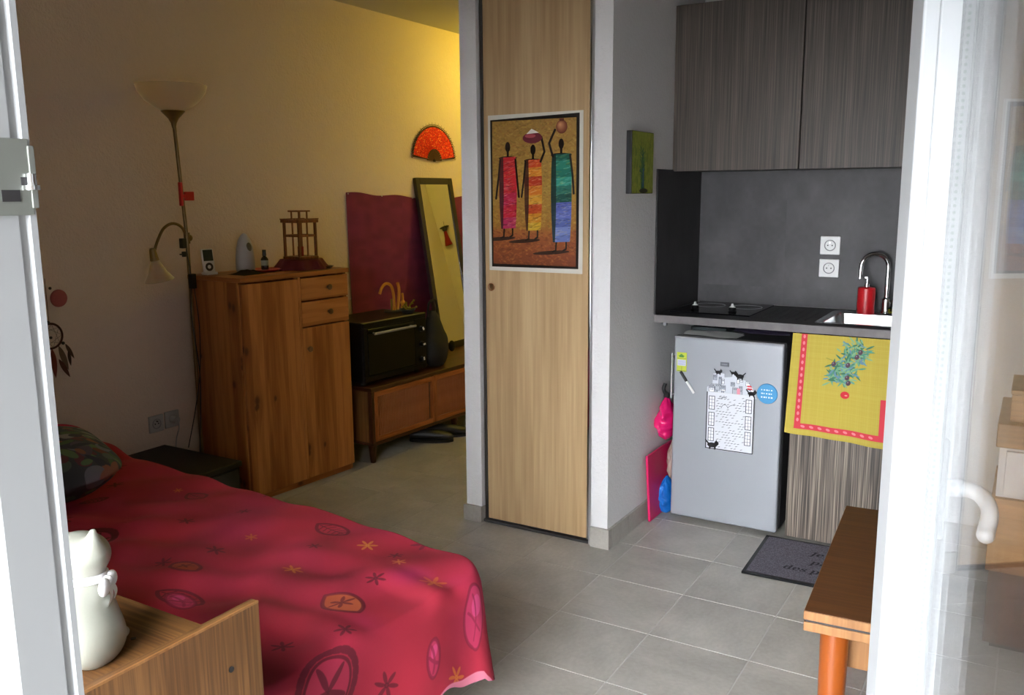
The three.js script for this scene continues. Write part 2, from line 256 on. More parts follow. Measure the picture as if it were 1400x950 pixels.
// poster on the closet door
{
  const t = canvasTex(700, 1000, (c, w, h) => {
    c.fillStyle = '#e2ded2'; c.fillRect(0, 0, w, h);
    c.fillStyle = '#1a1210'; c.beginPath(); c.moveTo(18, 30); c.lineTo(w - 26, 14); c.lineTo(w - 30, h - 30); c.lineTo(20, h - 24); c.fill();
    const x0 = 32, y0 = 40, x1 = w - 48, y1 = h - 44;
    const gr = c.createLinearGradient(0, y0, 0, y1); gr.addColorStop(0, '#a8803e'); gr.addColorStop(0.5, '#b08a3c'); gr.addColorStop(0.72, '#a8752e'); gr.addColorStop(0.8, '#a05a2c'); gr.addColorStop(1, '#7c3c20'); c.fillStyle = gr; c.fillRect(x0, y0, x1 - x0, y1 - y0);
    c.save(); c.beginPath(); c.rect(x0, y0, x1 - x0, y1 - y0); c.clip();
    for (let i = 0; i < 2600; i++) { const x = rr(x0, x1), y = rr(y0, y1), low = y > h * 0.73; c.fillStyle = low ? ['#b4653066', '#6d321a66', '#c0823e55', '#8a402466'][i % 4] : ['#cfa84a55', '#8c622a55', '#c29a3a55', '#6f5a2244', '#d8b45c44', '#9c4f2233'][i % 6]; c.beginPath(); c.ellipse(x, y, rr(5, 20), rr(2, 7), rr(-0.8, 0.8), 0, 7); c.fill(); }
    const limb = (pts, wd, col = '#20120f') => { c.strokeStyle = col; c.lineWidth = wd; c.lineCap = c.lineJoin = 'round'; c.beginPath(); c.moveTo(...pts[0]); for (const p of pts.slice(1)) c.lineTo(...p); c.stroke(); };
    const shadow = (x, y, l) => { c.fillStyle = '#2a1a18cc'; c.beginPath(); c.ellipse(x - l * 0.4, y + 6, l, 12, -0.08, 0, 7); c.fill(); };
    function figure(x, top, sh, bot, wd, cols, dark) {
      shadow(x - 20, bot + 66, wd * 0.9); 
      limb([[x - wd * 0.22, bot - 10], [x - wd * 0.26, bot + 58], [x - wd * 0.42, bot + 66]], 11); limb([[x + wd * 0.25, bot - 10], [x + wd * 0.24, bot + 46], [x + wd * 0.1, bot + 58]], 11);
      c.fillStyle = '#1e100e'; c.beginPath(); c.ellipse(x, top + 26, 19, 32, 0, 0, 7); c.fill(); c.fillRect(x - 8, top + 40, 16, sh - top - 36);
      c.fillStyle = '#1e100e'; c.beginPath(); c.ellipse(x, sh + 8, wd * 0.5, 12, 0, 0, 7); c.fill();
      const n = cols.length; c.save(); c.beginPath(); c.moveTo(x - wd * 0.44, sh + 4); c.lineTo(x + wd * 0.45, sh); c.quadraticCurveTo(x + wd * 0.56, (sh + bot) / 2, x + wd * 0.42, bot); c.lineTo(x - wd * 0.4, bot + 6); c.quadraticCurveTo(x - wd * 0.56, (sh + bot) / 2, x - wd * 0.44, sh + 4); c.clip();
      cols.forEach((k, i) => { c.fillStyle = k; const ya = lerp(sh - 10, bot + 10, i / n), yb = lerp(sh - 10, bot + 10, (i + 1) / n) + 8; c.beginPath(); c.moveTo(x - wd, ya + 10); c.lineTo(x + wd, ya - 6); c.lineTo(x + wd, yb); c.lineTo(x - wd, yb + 16); c.fill(); });
      for (let i = 0; i < 260; i++) { c.fillStyle = ['#ffffff2c', '#0000002c', '#ffd05030'][i % 3]; c.beginPath(); c.ellipse(x + rr(-wd, wd) * 0.5, rr(sh, bot), rr(6, 26), rr(1.5, 4), rr(-0.4, 0.1), 0, 7); c.fill(); }
      c.fillStyle = dark; c.beginPath(); c.moveTo(x - wd * 0.6, sh); c.lineTo(x - wd * 0.26, sh); c.quadraticCurveTo(x - wd * 0.2, (sh + bot) / 2, x - wd * 0.3, bot + 10); c.lineTo(x - wd * 0.7, bot + 10); c.fill(); c.restore();
    }
    figure(150, 178, 265, 720, 136, ['#c81e2c', '#d4222c', '#d02430', '#c2204a', '#cc2038', '#b82a58'], '#3a1a1acc');
    limb([[92, 285], [78, 400], [58, 530]], 14); limb([[208, 285], [220, 400], [234, 520]], 14);
    figure(340, 200, 285, 730, 132, ['#d4481c', '#e08a22', '#c83818', '#dc7a1e', '#e0a030', '#c84a1c', '#d8901e', '#dcb030'], '#3a1c14cc');
    limb([[284, 300], [270, 420], [254, 520]], 13); limb([[396, 300], [424, 240], [402, 150]], 15);
    c.fillStyle = '#7c2a3a'; c.beginPath(); c.ellipse(336, 152, 72, 34, 0, 0, 7); c.fill(); c.fillStyle = '#e8e2dc'; c.beginPath(); c.moveTo(290, 128); c.lineTo(330, 96); c.lineTo(384, 122); c.fill(); c.fillStyle = '#b4505a'; c.beginPath(); c.ellipse(320, 140, 40, 12, 0, 0, 7); c.fill();
    figure(545, 170, 255, 800, 150, ['#1c6a58', '#2a8a74', '#1e7c6a', '#3aa08a', '#2c7a6c', '#1e5c50', '#5a66b4', '#6a74c0', '#5a6ab0', '#7c8cc8', '#6a7ab8'], '#14302ccc');
    limb([[484, 270], [458, 190], [500, 110]], 15); limb([[608, 265], [626, 390], [634, 500]], 14);
    const po = c.createRadialGradient(536, 78, 4, 548, 92, 46); po.addColorStop(0, '#d8966a'); po.addColorStop(1, '#6a2a1c'); c.fillStyle = po; c.beginPath(); c.ellipse(548, 92, 40, 42, 0, 0, 7); c.fill(); c.fillStyle = '#6a2a1c'; c.fillRect(532, 42, 32, 16);
    c.restore();
  });
  const o = thing('poster', 'paper poster of three women in long robes on the closet door', 'poster', [-1.763, 1.438, ZC - 0.018]);
  const g = grid(16, 20, (u, v) => [(u - 0.5) * 0.436, (v - 0.5) * 0.632, 0.0015 + 0.0016 * noise(u * 4, v * 5, 77)]);
  part('sheet', g, std({ map: t, color: new THREE.Color().setScalar(0.82), roughness: 0.42 }), o);
}
// small green picture on the side wall
{
  const t = canvasTex(200, 256, (c, w, h) => { c.fillStyle = '#8e9a30'; c.fillRect(0, 0, w, h); for (let i = 0; i < 500; i++) { c.fillStyle = ['#a0a83a66', '#6c7c2066', '#b4ac4866', '#54701e55'][i % 4]; c.fillRect(rr(0, w), rr(0, h), rr(3, 9), rr(10, 40)); } c.fillStyle = '#1c5a3c'; c.beginPath(); c.moveTo(86, 240); c.quadraticCurveTo(80, 150, 100, 60); c.quadraticCurveTo(116, 150, 116, 240); c.fill(); for (let i = 0; i < 60; i++) { c.strokeStyle = ['#2c6a2a', '#17484a', '#3c7c2c'][i % 3]; c.lineWidth = 3; c.beginPath(); const y = rr(80, 230); c.moveTo(100, y); c.lineTo(100 + rr(-34, 24), y - rr(10, 34)); c.stroke(); } c.fillStyle = '#2c5c8c'; c.fillRect(100, 150, 9, 80); c.fillStyle = '#2a2410'; c.beginPath(); c.ellipse(110, 246, 40, 10, 0, 0, 7); c.fill(); });
  const o = thing('small_picture', 'small yellow-green painted panel with black sides on the white side wall', 'picture', [XC1, 1.557, -3.367], Math.PI / 2);
  part('canvas_block', bx(-0.112, 0.112, -0.122, 0.122, 0, 0.024, 0.002), M.black, o);
  const f = new THREE.PlaneGeometry(0.22, 0.24).translate(0, 0, 0.0247); part('painted_front', f, std({ map: t, roughness: 0.5 }), o);
}

// ------------------------------------------------------------------ kitchenette
const KX0 = XC1, KX1 = -0.42, CF = -3.575;
{ // backsplash panels
  const o = thing('backsplash', 'dark slate-look backsplash panels round the kitchenette worktop', 'backsplash');
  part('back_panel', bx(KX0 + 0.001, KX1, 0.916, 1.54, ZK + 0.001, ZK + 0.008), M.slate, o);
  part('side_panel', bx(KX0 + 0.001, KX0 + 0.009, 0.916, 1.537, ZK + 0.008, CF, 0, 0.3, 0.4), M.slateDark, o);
}
for (const [i, x0, x1, lab] of [[0, KX0 + 0.002, -0.872, 'wide left wall cabinet with striped dark wood door over the hob'], [1, -0.868, KX1 - 0.002, 'right wall cabinet with striped dark wood door above the sink']]) {
  const o = thing('wall_cabinet', lab, 'cabinet', [(x0 + x1) / 2, 1.53, ZK]);
  const w = (x1 - x0) / 2, D = 0.36;
  part('carcass', bx(-w, w, 0.004, 0.7, 0.002, D), M.carcass, o);
  part('door', bx(-w + 0.001, w - 0.001, 0, 0.695, D + 0.002, D + 0.021, 0.0015, 0.31 * i, 0.2), M.laminate, o);
}
{
  const o = thing('worktop', 'dark grey worktop of the kitchenette under the backsplash', 'worktop');
  const sx0 = -0.735, sx1 = -0.445, sz0 = -4.04, sz1 = -3.66, y0 = 0.882, y1 = 0.915;
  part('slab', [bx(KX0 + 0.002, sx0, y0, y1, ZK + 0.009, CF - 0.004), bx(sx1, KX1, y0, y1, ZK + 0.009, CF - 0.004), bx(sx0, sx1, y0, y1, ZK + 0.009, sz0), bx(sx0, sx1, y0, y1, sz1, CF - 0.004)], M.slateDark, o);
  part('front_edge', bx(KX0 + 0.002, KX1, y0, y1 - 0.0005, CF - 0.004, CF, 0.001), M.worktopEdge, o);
  part('hinge_bracket', bx(KX0 + 0.03, KX0 + 0.045, 0.862, y0, CF - 0.06, CF - 0.04, 0.002), M.greyPlastic, o);
}
{ // two-ring hob
  const o = thing('hob', 'black glass two-ring hob set in the worktop', 'hob', [0, 0.915, 0]);
  part('glass_plate', bx(-1.385, -1.03, 0.0005, 0.006, -4.1, -3.69, 0.002), M.ovenGlass, o);
  for (const x of [-1.305, -1.135]) { const k = part('knob', [lathe([[0, 0.018], [0.014, 0.018], [0.017, 0.014], [0.018, 0], [0, 0]], 24)], M.ovenBlack, o, [x, 0.006, -3.795]); part('knob_cap', [lathe([[0, 0.034], [0.004, 0.033], [0.007, 0.022], [0.014, 0.0185], [0.014, 0.017]], 20)], M.whitePlastic, k); }  // white cap: the highlight of a chrome knob put into its colour
  for (const z of [-3.93]) for (const x of [-1.29, -1.12]) part('ring_mark', new THREE.TorusGeometry(0.07, 0.0012, 6, 48).rotateX(Math.PI / 2), M.greyPlastic, o, [x, 0.0062, z - 0.03]);
}
{ // drainer and sink of stainless steel
  const o = thing('sink', 'stainless steel sink bowl set in the dark worktop', 'sink', [-0.59, 0.915, -3.85]);
  const W = 0.145, D = 0.19, rim = [], P = (k, r, cx, cz) => { for (let a = 0; a < 8; a++) { const t = (k + a / 7) * Math.PI / 2; rim.push([cx + Math.cos(t) * r, cz + Math.sin(t) * r]); } };
  P(0, 0.03, W - 0.03, D - 0.03); P(1, 0.03, -W + 0.03, D - 0.03); P(2, 0.03, -W + 0.03, -D + 0.03); P(3, 0.03, W - 0.03, -D + 0.03);
  const n = rim.length, prof = [[1.14, 0.002], [1.12, 0.0035], [0.97, 0.003], [0.94, -0.006], [0.9, -0.12], [0.82, -0.142], [0.3, -0.148], [0.001, -0.15]];
  part('bowl', grid(n, prof.length - 1, (u, v) => { const p = rim[Math.round(u * n) % n], q = prof[Math.round(v * (prof.length - 1))]; return [p[0] * q[0], q[1], p[1] * q[0]]; }), Object.assign(M.steel.clone(), { side: THREE.DoubleSide }), o);
  part('strainer', lathe([[0.001, 0.004], [0.02, 0.003], [0.03, 0.0], [0.034, -0.002]], 24), M.chrome, o, [0, -0.147, 0]);
}
{
  const o = thing('drainer', 'grooved dark draining area between hob and sink', 'drainer', [0, 0.9152, 0]);
  const l = []; for (let i = 0; i < 6; i++) l.push(bx(-0.985 + i * 0.036, -0.975 + i * 0.036, 0, 0.0022, -4.02, -3.7, 0.001));
  part('groove', l, M.dark, o).userData.kind = 'stuff';
}
{ // faucet
  const o = thing('faucet', 'chrome gooseneck kitchen faucet behind the sink', 'faucet', [-0.545, 0.915, -4.075]);
  part('base', lathe([[0, 0], [0.026, 0], [0.026, 0.006], [0.02, 0.012], [0.019, 0.06], [0.015, 0.07], [0, 0.07]], 28), M.chrome, o);
  const pts = [[0, 0.06, 0], [0, 0.16, 0]]; for (let i = 0; i <= 10; i++) { const a = i / 10 * Math.PI; pts.push([-0.052 + Math.cos(a) * 0.052, 0.2 + Math.sin(a) * 0.058, 0.02 * (1 - Math.cos(a))]); } pts.push([-0.106, 0.15, 0.042]);
  part('spout', tube(pts, 0.0105, 60, 12), M.chrome, o);
  part('lever', [rod([0.012, 0.045, 0.0], [0.062, 0.075, 0.01], 0.006), ball(0.008, 0.064, 0.076, 0.01)], M.chrome, o);
}
{
  const o = thing('soap_dispenser', 'red cylindrical soap dispenser with chrome pump beside the faucet', 'soap dispenser', [-0.62, 0.915, -4.03]);
  part('bottle', lathe([[0, 0], [0.034, 0], [0.036, 0.003], [0.036, 0.108], [0.033, 0.114], [0.014, 0.117], [0, 0.117]], 36), M.red, o);
  part('pump', [cyl(0.011, 0.011, 0.014, 20, 0, 0.116, 0), cyl(0.005, 0.005, 0.03, 14, 0, 0.128, 0), bx(-0.007, 0.007, 0.154, 0.164, -0.008, 0.034, 0.003)], M.chrome, o);
}
{
  const o = thing('sponge', 'yellow-green dish sponge at the right of the faucet', 'sponge', [-0.488, 0.915, -4.07], 0.2);
  part('foam', bx(-0.03, 0.03, 0, 0.022, -0.02, 0.02, 0.005), std({ color: srgb(190, 180, 50), roughness: 0.95 }), o);
  part('scourer', bx(-0.03, 0.03, 0.022, 0.029, -0.02, 0.02, 0.002), std({ color: srgb(40, 80, 46), roughness: 1 }), o);
}
for (const [i, y, lab] of [[0, 1.2, 'upper white wall socket on the slate backsplash'], [1, 1.098, 'lower white wall socket on the slate backsplash']]) {
  const o = thing('wall_socket', lab, 'socket', [-0.8, y, ZK + 0.008]);
  part('plate', bx(-0.043, 0.043, -0.041, 0.041, 0, 0.01, 0.004), M.whitePlastic, o);
  part('well', new THREE.TorusGeometry(0.023, 0.002, 8, 36).translate(0, 0, 0.0105), M.greyPlastic, o);
  part('hole', [new THREE.CylinderGeometry(0.0032, 0.0032, 0.003, 12).rotateX(Math.PI / 2).translate(-0.0095, 0, 0.0095), new THREE.CylinderGeometry(0.0032, 0.0032, 0.003, 12).rotateX(Math.PI / 2).translate(0.0095, 0, 0.0095)], M.black, o);
  part('earth_pin', new THREE.CylinderGeometry(0.0026, 0.0026, 0.012, 12).rotateX(Math.PI / 2).translate(0, 0.012, 0.013), M.chrome, o);
}
// fridge
{
  const o = thing('fridge', 'silver undercounter fridge with magnets beneath the worktop', 'fridge', [-1.084, 0, CF]);
  const w = 0.234;
  part('body', bx(-w, w, 0.02, 0.82, -0.5, -0.055, 0.006), M.dark, o);
  part('gasket', bx(-w + 0.006, w - 0.006, 0.03, 0.812, -0.055, -0.045), M.black, o);
  const d = part('door', bx(-w, w, 0.02, 0.826, -0.045, 0, 0.01), M.silver, o);
  part('door_trim', bx(-w - 0.001, w + 0.001, 0.806, 0.829, -0.046, -0.002, 0.006), M.greyPlastic, o);
  const hd = part('handle', [rod([0, 0, 0], [0, 0.2, 0], 0.0055, 14), rod([0, 0.015, 0], [0.012, 0.015, -0.012], 0.004), rod([0, 0.185, 0], [0.012, 0.185, -0.012], 0.004)], M.chrome, o, [-w - 0.006, 0.555, 0.006]);
  const b = canvasTex(128, 40, (c) => { c.fillStyle = '#63666c'; c.fillRect(0, 0, 128, 40); c.fillStyle = '#9a9ea6'; for (let i = 0; i < 7; i++) c.fillRect(16 + i * 14, 13 + (i % 2) * 2, 9, 13); });
  part('badge', bx(-0.037, 0.0, -0.009, 0.009, 0, 0.003, 0.001), std({ map: null, color: srgb(104, 107, 114), roughness: 0.4 }), o, [0.01, 0.724, 0]);
  part('badge_print', new THREE.PlaneGeometry(0.033, 0.011).translate(-0.0185, 0, 0.0032), std({ map: b, roughness: 0.5 }), o, [0.01, 0.724, 0]);
  part('foot', cyl(0.018, 0.018, 0.02, 14, -w + 0.04, 0, -0.1), M.black, o); part('foot', cyl(0.018, 0.018, 0.02, 14, w - 0.04, 0, -0.1), M.black, o);
  part('foot', cyl(0.018, 0.018, 0.02, 14, -w + 0.04, 0, -0.45), M.black, o); part('foot', cyl(0.018, 0.018, 0.02, 14, w - 0.04, 0, -0.45), M.black, o);
}
const FZ = CF + 0.0005;
{ // things held on the fridge door
  const t = canvasTex(100, 200, (c) => { c.fillStyle = '#b9c43a'; c.fillRect(0, 0, 100, 200); c.fillStyle = '#3e7a2e'; c.beginPath(); c.moveTo(12, 40); c.lineTo(46, 14); c.lineTo(84, 40); c.fill(); c.fillRect(24, 34, 46, 16); c.fillStyle = '#c9cbd8'; c.fillRect(6, 76, 88, 62); c.fillStyle = '#7680b8'; for (let i = 0; i < 4; i++) c.fillRect(10, 84 + i * 14, 80, 4); c.fillStyle = '#4a5a20'; c.fillRect(6, 60, 88, 4); c.fillRect(6, 190, 88, 5); c.fillRect(50, 142, 3, 46); });
  const o = thing('label_magnet', 'yellow-green rectangular label at the upper left of the fridge door', 'magnet', [-1.281, 0.717, FZ]);
  part('card', bx(-0.022, 0.022, -0.042, 0.042, 0, 0.002), std({ color: srgb(185, 196, 60), roughness: 0.6 }), o);
  part('print', new THREE.PlaneGeometry(0.043, 0.083).translate(0, 0, 0.0024), std({ map: t, roughness: 0.55 }), o);
  const p = thing('marker_pen', 'white marker pen with black cap stuck to the fridge door', 'pen', [-1.281, 0.672, FZ + 0.006]);
  part('barrel', rod([0.025, -0.037, 0], [0.06, -0.086, 0], 0.0052, 14), M.whitePlastic, p);
  part('cap', [rod([0, 0, 0], [0.025, -0.037, 0], 0.0062, 14), ball(0.0062, 0, 0, 0)], M.black, p);
  const bt = canvasTex(128, 128, (c) => { c.fillStyle = '#3c8ec0'; c.fillRect(0, 0, 128, 128); c.fillStyle = '#d8e8f2'; for (let r = 0; r < 3; r++) for (let i = 0; i < 5; i++) c.fillRect(26 + i * 16, 34 + r * 24, 6 + ((i * 7 + r * 5) % 3) * 3, r === 2 ? 10 : 8); });
  const r = thing('round_magnet', 'round blue magnet with white dots on the right of the fridge door', 'magnet', [-0.91, 0.617, FZ]);
  part('disc', new THREE.CylinderGeometry(0.041, 0.043, 0.004, 40).rotateX(Math.PI / 2).translate(0, 0, 0.002), std({ color: srgb(56, 136, 186), roughness: 0.4 }), r);
  part('print', new THREE.CircleGeometry(0.04, 40).translate(0, 0, 0.0044), std({ map: bt, roughness: 0.4 }), r);
}
{ // notepad shaped like a house with cats
  const o = thing('cat_notepad', 'magnetic notepad shaped like a brick house with black cats on its roofs', 'notepad', [-1.061, 0.35, FZ]);
  const W = 0.103, t = canvasTex(420, 560, (c, w, h) => {
    c.fillStyle = '#d2d4da'; c.fillRect(0, 0, w, h); c.strokeStyle = '#3a3c44';
    c.lineWidth = 4; for (let y = 0; y < 21; y++) for (let x = 0; x < 9; x++) if (hash(x, y, 3) > 0.42) { c.beginPath(); c.moveTo(86 + x * 28 + (y % 2) * 12, 30 + y * 25 + 4); c.lineTo(86 + x * 28 + (y % 2) * 12 + 18, 30 + y * 25 - 2); c.stroke(); }
    for (const x of [24, 346]) for (const y of [40, 200, 352]) { c.fillStyle = '#e4e6ec'; c.fillRect(x, y, 48, 128); c.lineWidth = 6; c.strokeRect(x, y, 48, 128); c.lineWidth = 3; for (const k of [1, 2, 3]) { c.beginPath(); c.moveTo(x, y + k * 32); c.lineTo(x + 48, y + k * 32); c.stroke(); } c.beginPath(); c.moveTo(x + 24, y); c.lineTo(x + 24, y + 128); c.stroke(); }
    c.lineWidth = 4; c.strokeStyle = '#555a66'; c.beginPath(); c.moveTo(130, 150); c.bezierCurveTo(150, 90, 180, 110, 190, 140); c.bezierCurveTo(210, 100, 230, 120, 250, 90); c.stroke(); c.beginPath(); c.moveTo(110, 60); c.lineTo(180, 30); c.moveTo(110, 40); c.lineTo(180, 44); c.stroke();
    c.lineWidth = 12; c.strokeStyle = '#22232a'; c.beginPath(); c.moveTo(3, 0); c.lineTo(3, h - 3); c.lineTo(w - 3, h - 3); c.lineTo(w - 3, 0); c.stroke();
  });
  const roof = canvasTex(420, 240, (c, w, h) => { c.fillStyle = '#c6cad2'; c.fillRect(0, 0, w, h); c.strokeStyle = '#3c3e48'; c.lineWidth = 3; for (let i = 0; i < 26; i++) { const x = rr(0, w - 40), y = rr(20, h - 60), a = rr(18, 46), b = rr(30, 90); c.fillStyle = ['#dfe2e8', '#aeb2bc', '#f0f2f5', '#9ca2ae'][i % 4]; c.fillRect(x, y, a, b); c.strokeRect(x, y, a, b); c.strokeRect(x + a * 0.25, y + 8, a * 0.5, 12); } c.fillStyle = '#cc3844'; c.fillRect(350, 110, 42, 42); c.fillStyle = '#fff'; c.fillRect(344, 128, 54, 8); c.fillStyle = '#d88a9a'; c.fillRect(262, 150, 28, 70); });
  part('pad', bx(-W, W, 0, 0.252, 0, 0.006, 0.001), M.paper, o);
  part('pad_print', new THREE.PlaneGeometry(W * 2, 0.25).translate(0, 0.126, 0.0064), std({ map: t, roughness: 0.7 }), o);
  const rs = new THREE.Shape([[-W, 0.252], [W + 0.006, 0.24], [W - 0.012, 0.283], [0.07, 0.31], [0.03, 0.322], [0.03, 0.334], [0.004, 0.336], [0.004, 0.324], [-0.03, 0.318], [-0.03, 0.334], [-0.05, 0.336], [-0.078, 0.33], [-0.08, 0.29], [-W, 0.27]].map((p) => V2(...p)));
  const rg = new THREE.ExtrudeGeometry(rs, { depth: 0.004, bevelEnabled: false }); { const p = rg.attributes.position, u = rg.attributes.uv; for (let i = 0; i < p.count; i++) u.setXY(i, (p.getX(i) + W) / (2 * W), (p.getY(i) - 0.24) / 0.1); }
  part('roof_print', rg, std({ map: roof, roughness: 0.6 }), o);
  // black cats as raised shapes
  const blob = (l) => l.map(([x, y, a, b]) => { const s = new THREE.Shape(); s.absellipse(x, y, a, b, 0, Math.PI * 2); return new THREE.ExtrudeGeometry(s, { depth: 0.002, bevelEnabled: false, curveSegments: 10 }); });
  const cat = (x, y, s, f) => [...blob([[0, 0.012, 0.017, 0.0085], [0.015 * f, 0.019, 0.0075, 0.0075], [-0.008, 0.003, 0.003, 0.007], [0.01, 0.003, 0.003, 0.007]]), extr([[0.011 * f, 0.024], [0.014 * f, 0.032], [0.018 * f, 0.024]], 0.002), extr([[-0.015 * f, 0.014], [-0.026 * f, 0.028], [-0.023 * f, 0.03], [-0.011 * f, 0.018]], 0.002)].map((g) => g.scale(s, s, 1).translate(x, y, 0.0045));
  part('cat_shape', cat(0.036, 0.318, 1.0, -1), M.matBlack, o); part('cat_shape', cat(-0.056, 0.33, 0.75, 1), M.matBlack, o); part('cat_shape', cat(-0.072, 0.004, 1.25, 1).map((g) => g.translate(0, 0, 0.002)), M.matBlack, o);
  part('cat_shape', cat(0.008, 0.334, 0.6, 1), M.matBlack, o); part('cat_shape', cat(0.088, 0.25, 0.95, 1), M.matBlack, o);
}
{ // on top of the fridge
  const o = thing('folded_cloth', 'dark purple folded cloth on top of the fridge', 'cloth', [-0.985, 0.829, CF - 0.25]);
  part('cloth', grid(30, 14, (u, v) => { const a = v * Math.PI * 2, e = 0.9 + 0.2 * noise(u * 6, v * 3, 5); return [(u - 0.5) * 0.24, 0.0165 + 0.016 * Math.sin(a) * e * Math.sin(Math.PI * clamp(u, 0.02, 0.98)) ** 0.2, 0.1 * Math.cos(a) * e]; }), std({ color: srgb(42, 34, 60), roughness: 0.9, side: THREE.DoubleSide }), o);
  const p = thing('paper_stack', 'white papers lying on top of the fridge front', 'paper', [-1.17, 0.8295, CF - 0.08]);
  for (let i = 0; i < 3; i++) part('sheet', grid(14, 4, (u, v) => [(u - 0.5) * 0.24, 0.001 + i * 0.0035 + 0.005 * noise(u * 3, v * 2, 20 + i), (v - 0.5) * 0.1]), Object.assign(M.paper.clone(), { side: THREE.DoubleSide }), p, null, [0, 0.06 * (i - 1), 0]);
  const q = thing('dark_tray', 'dark flat tray at the left on top of the fridge', 'tray', [-1.22, 0.829, CF - 0.24]);
  part('tray', [bx(-0.08, 0.08, 0, 0.006, -0.08, 0.08, 0.002), bx(-0.08, -0.074, 0.004, 0.022, -0.08, 0.08, 0.002), bx(0.074, 0.08, 0.004, 0.022, -0.08, 0.08, 0.002), bx(-0.08, 0.08, 0.004, 0.022, 0.074, 0.08, 0.002), bx(-0.08, 0.08, 0.004, 0.022, -0.08, -0.074, 0.002)], std({ color: srgb(34, 46, 48), roughness: 0.6 }), q);
}
{ // base cabinet under the sink
  const o = thing('base_cabinet', 'sink base cabinet with striped grey wood door right of the fridge', 'cabinet', [-0.62, 0, CF]);
  part('carcass', [bx(-0.197, -0.18, 0.004, 0.88, -0.54, -0.045), bx(0.183, 0.2, 0.004, 0.88, -0.54, -0.045), bx(-0.18, 0.183, 0.004, 0.03, -0.54, -0.045), bx(-0.18, 0.183, 0.03, 0.88, -0.54, -0.53)], M.carcass, o);
  part('door', bx(-0.197, 0.2, 0.012, 0.868, -0.042, -0.022, 0.0015, 0.13, 0.1), M.laminateLow, o);
}
{ // towel hung over the worktop front
  const t = canvasTex(560, 600, (c, w, h) => {
    c.fillStyle = '#b3a042'; c.fillRect(0, 0, w, h);
    for (let i = 0; i < 260; i++) { c.fillStyle = i % 2 ? '#b8a64214' : '#cfc05c18'; c.fillRect(rr(0, w), 0, 2, h); c.fillRect(0, rr(0, h), w, 2); }
    c.fillStyle = '#c83c48'; const b = 34; c.fillRect(52, 0, b, h - 36); c.fillRect(52, h - 36 - b, w - 74, b); c.fillRect(w - 22 - 30, 330, 30, h - 366);
    c.fillStyle = '#e2828a'; for (let y = 16; y < h - 60; y += 38) { c.beginPath(); c.ellipse(69, y, 7, 11, 0, 0, 7); c.fill(); } for (let x = 100; x < w - 60; x += 46) { c.beginPath(); c.ellipse(x, h - 53, 12, 7, 0.3, 0, 7); c.fill(); }
    const leaf = (x, y, a, l, col) => { c.save(); c.translate(x, y); c.rotate(a); c.fillStyle = col; c.beginPath(); c.moveTo(0, 0); c.quadraticCurveTo(l * 0.5, -10, l, 0); c.quadraticCurveTo(l * 0.5, 10, 0, 0); c.fill(); c.restore(); };
    c.strokeStyle = '#8a8c3a'; c.lineWidth = 4; c.beginPath(); c.moveTo(390, 60); c.quadraticCurveTo(320, 130, 300, 250); c.stroke(); c.beginPath(); c.moveTo(310, 160); c.lineTo(200, 130); c.stroke();
    for (let i = 0; i < 230; i++) { const tt = rnd(), x = lerp(400, 300, tt) + rr(-90, 30), y = lerp(50, 255, tt) + rr(-30, 30); leaf(x, y, rr(-3, 3), rr(30, 62), ['#4f8a74', '#6a9c7a', '#3e7058', '#7ca680', '#62869a'][i % 5]); }
    for (const [x, y] of [[386, 82], [368, 110], [322, 160], [244, 160], [322, 232], [330, 262]]) { c.fillStyle = '#54404e'; c.beginPath(); c.ellipse(x, y, 12, 15, 0.4, 0, 7); c.fill(); c.fillStyle = '#8a788c'; c.beginPath(); c.ellipse(x - 3, y - 4, 3, 5, 0.4, 0, 7); c.fill(); }
    c.fillStyle = '#c8323c'; c.beginPath(); c.ellipse(316, 332, 24, 21, 0, 0, 7); c.fill(); c.fillStyle = '#e89088'; c.beginPath(); c.ellipse(322, 334, 8, 4, 0, 0, 7); c.fill();
  });
  const o = thing('tea_towel', 'yellow tea towel with red border and olive branch hung from the worktop', 'towel', [-0.63, 0.88, CF + 0.004]);
  part('cloth', grid(40, 40, (u, v) => {
    const x0 = lerp(-0.186, -0.2, 1 - v), x1 = lerp(0.19, 0.196, 1 - v), x = lerp(x0, x1, u), yb = lerp(-0.41, -0.43, u), y = lerp(yb, 0.0, v);
    return [x, y, 0.004 + (1 - v) * (0.006 * Math.sin(u * 7 + 1) + 0.004 * Math.sin(u * 17)) + 0.006 * (1 - v), u, v];
  }), std({ map: t, roughness: 0.92, side: THREE.DoubleSide }), o);
}
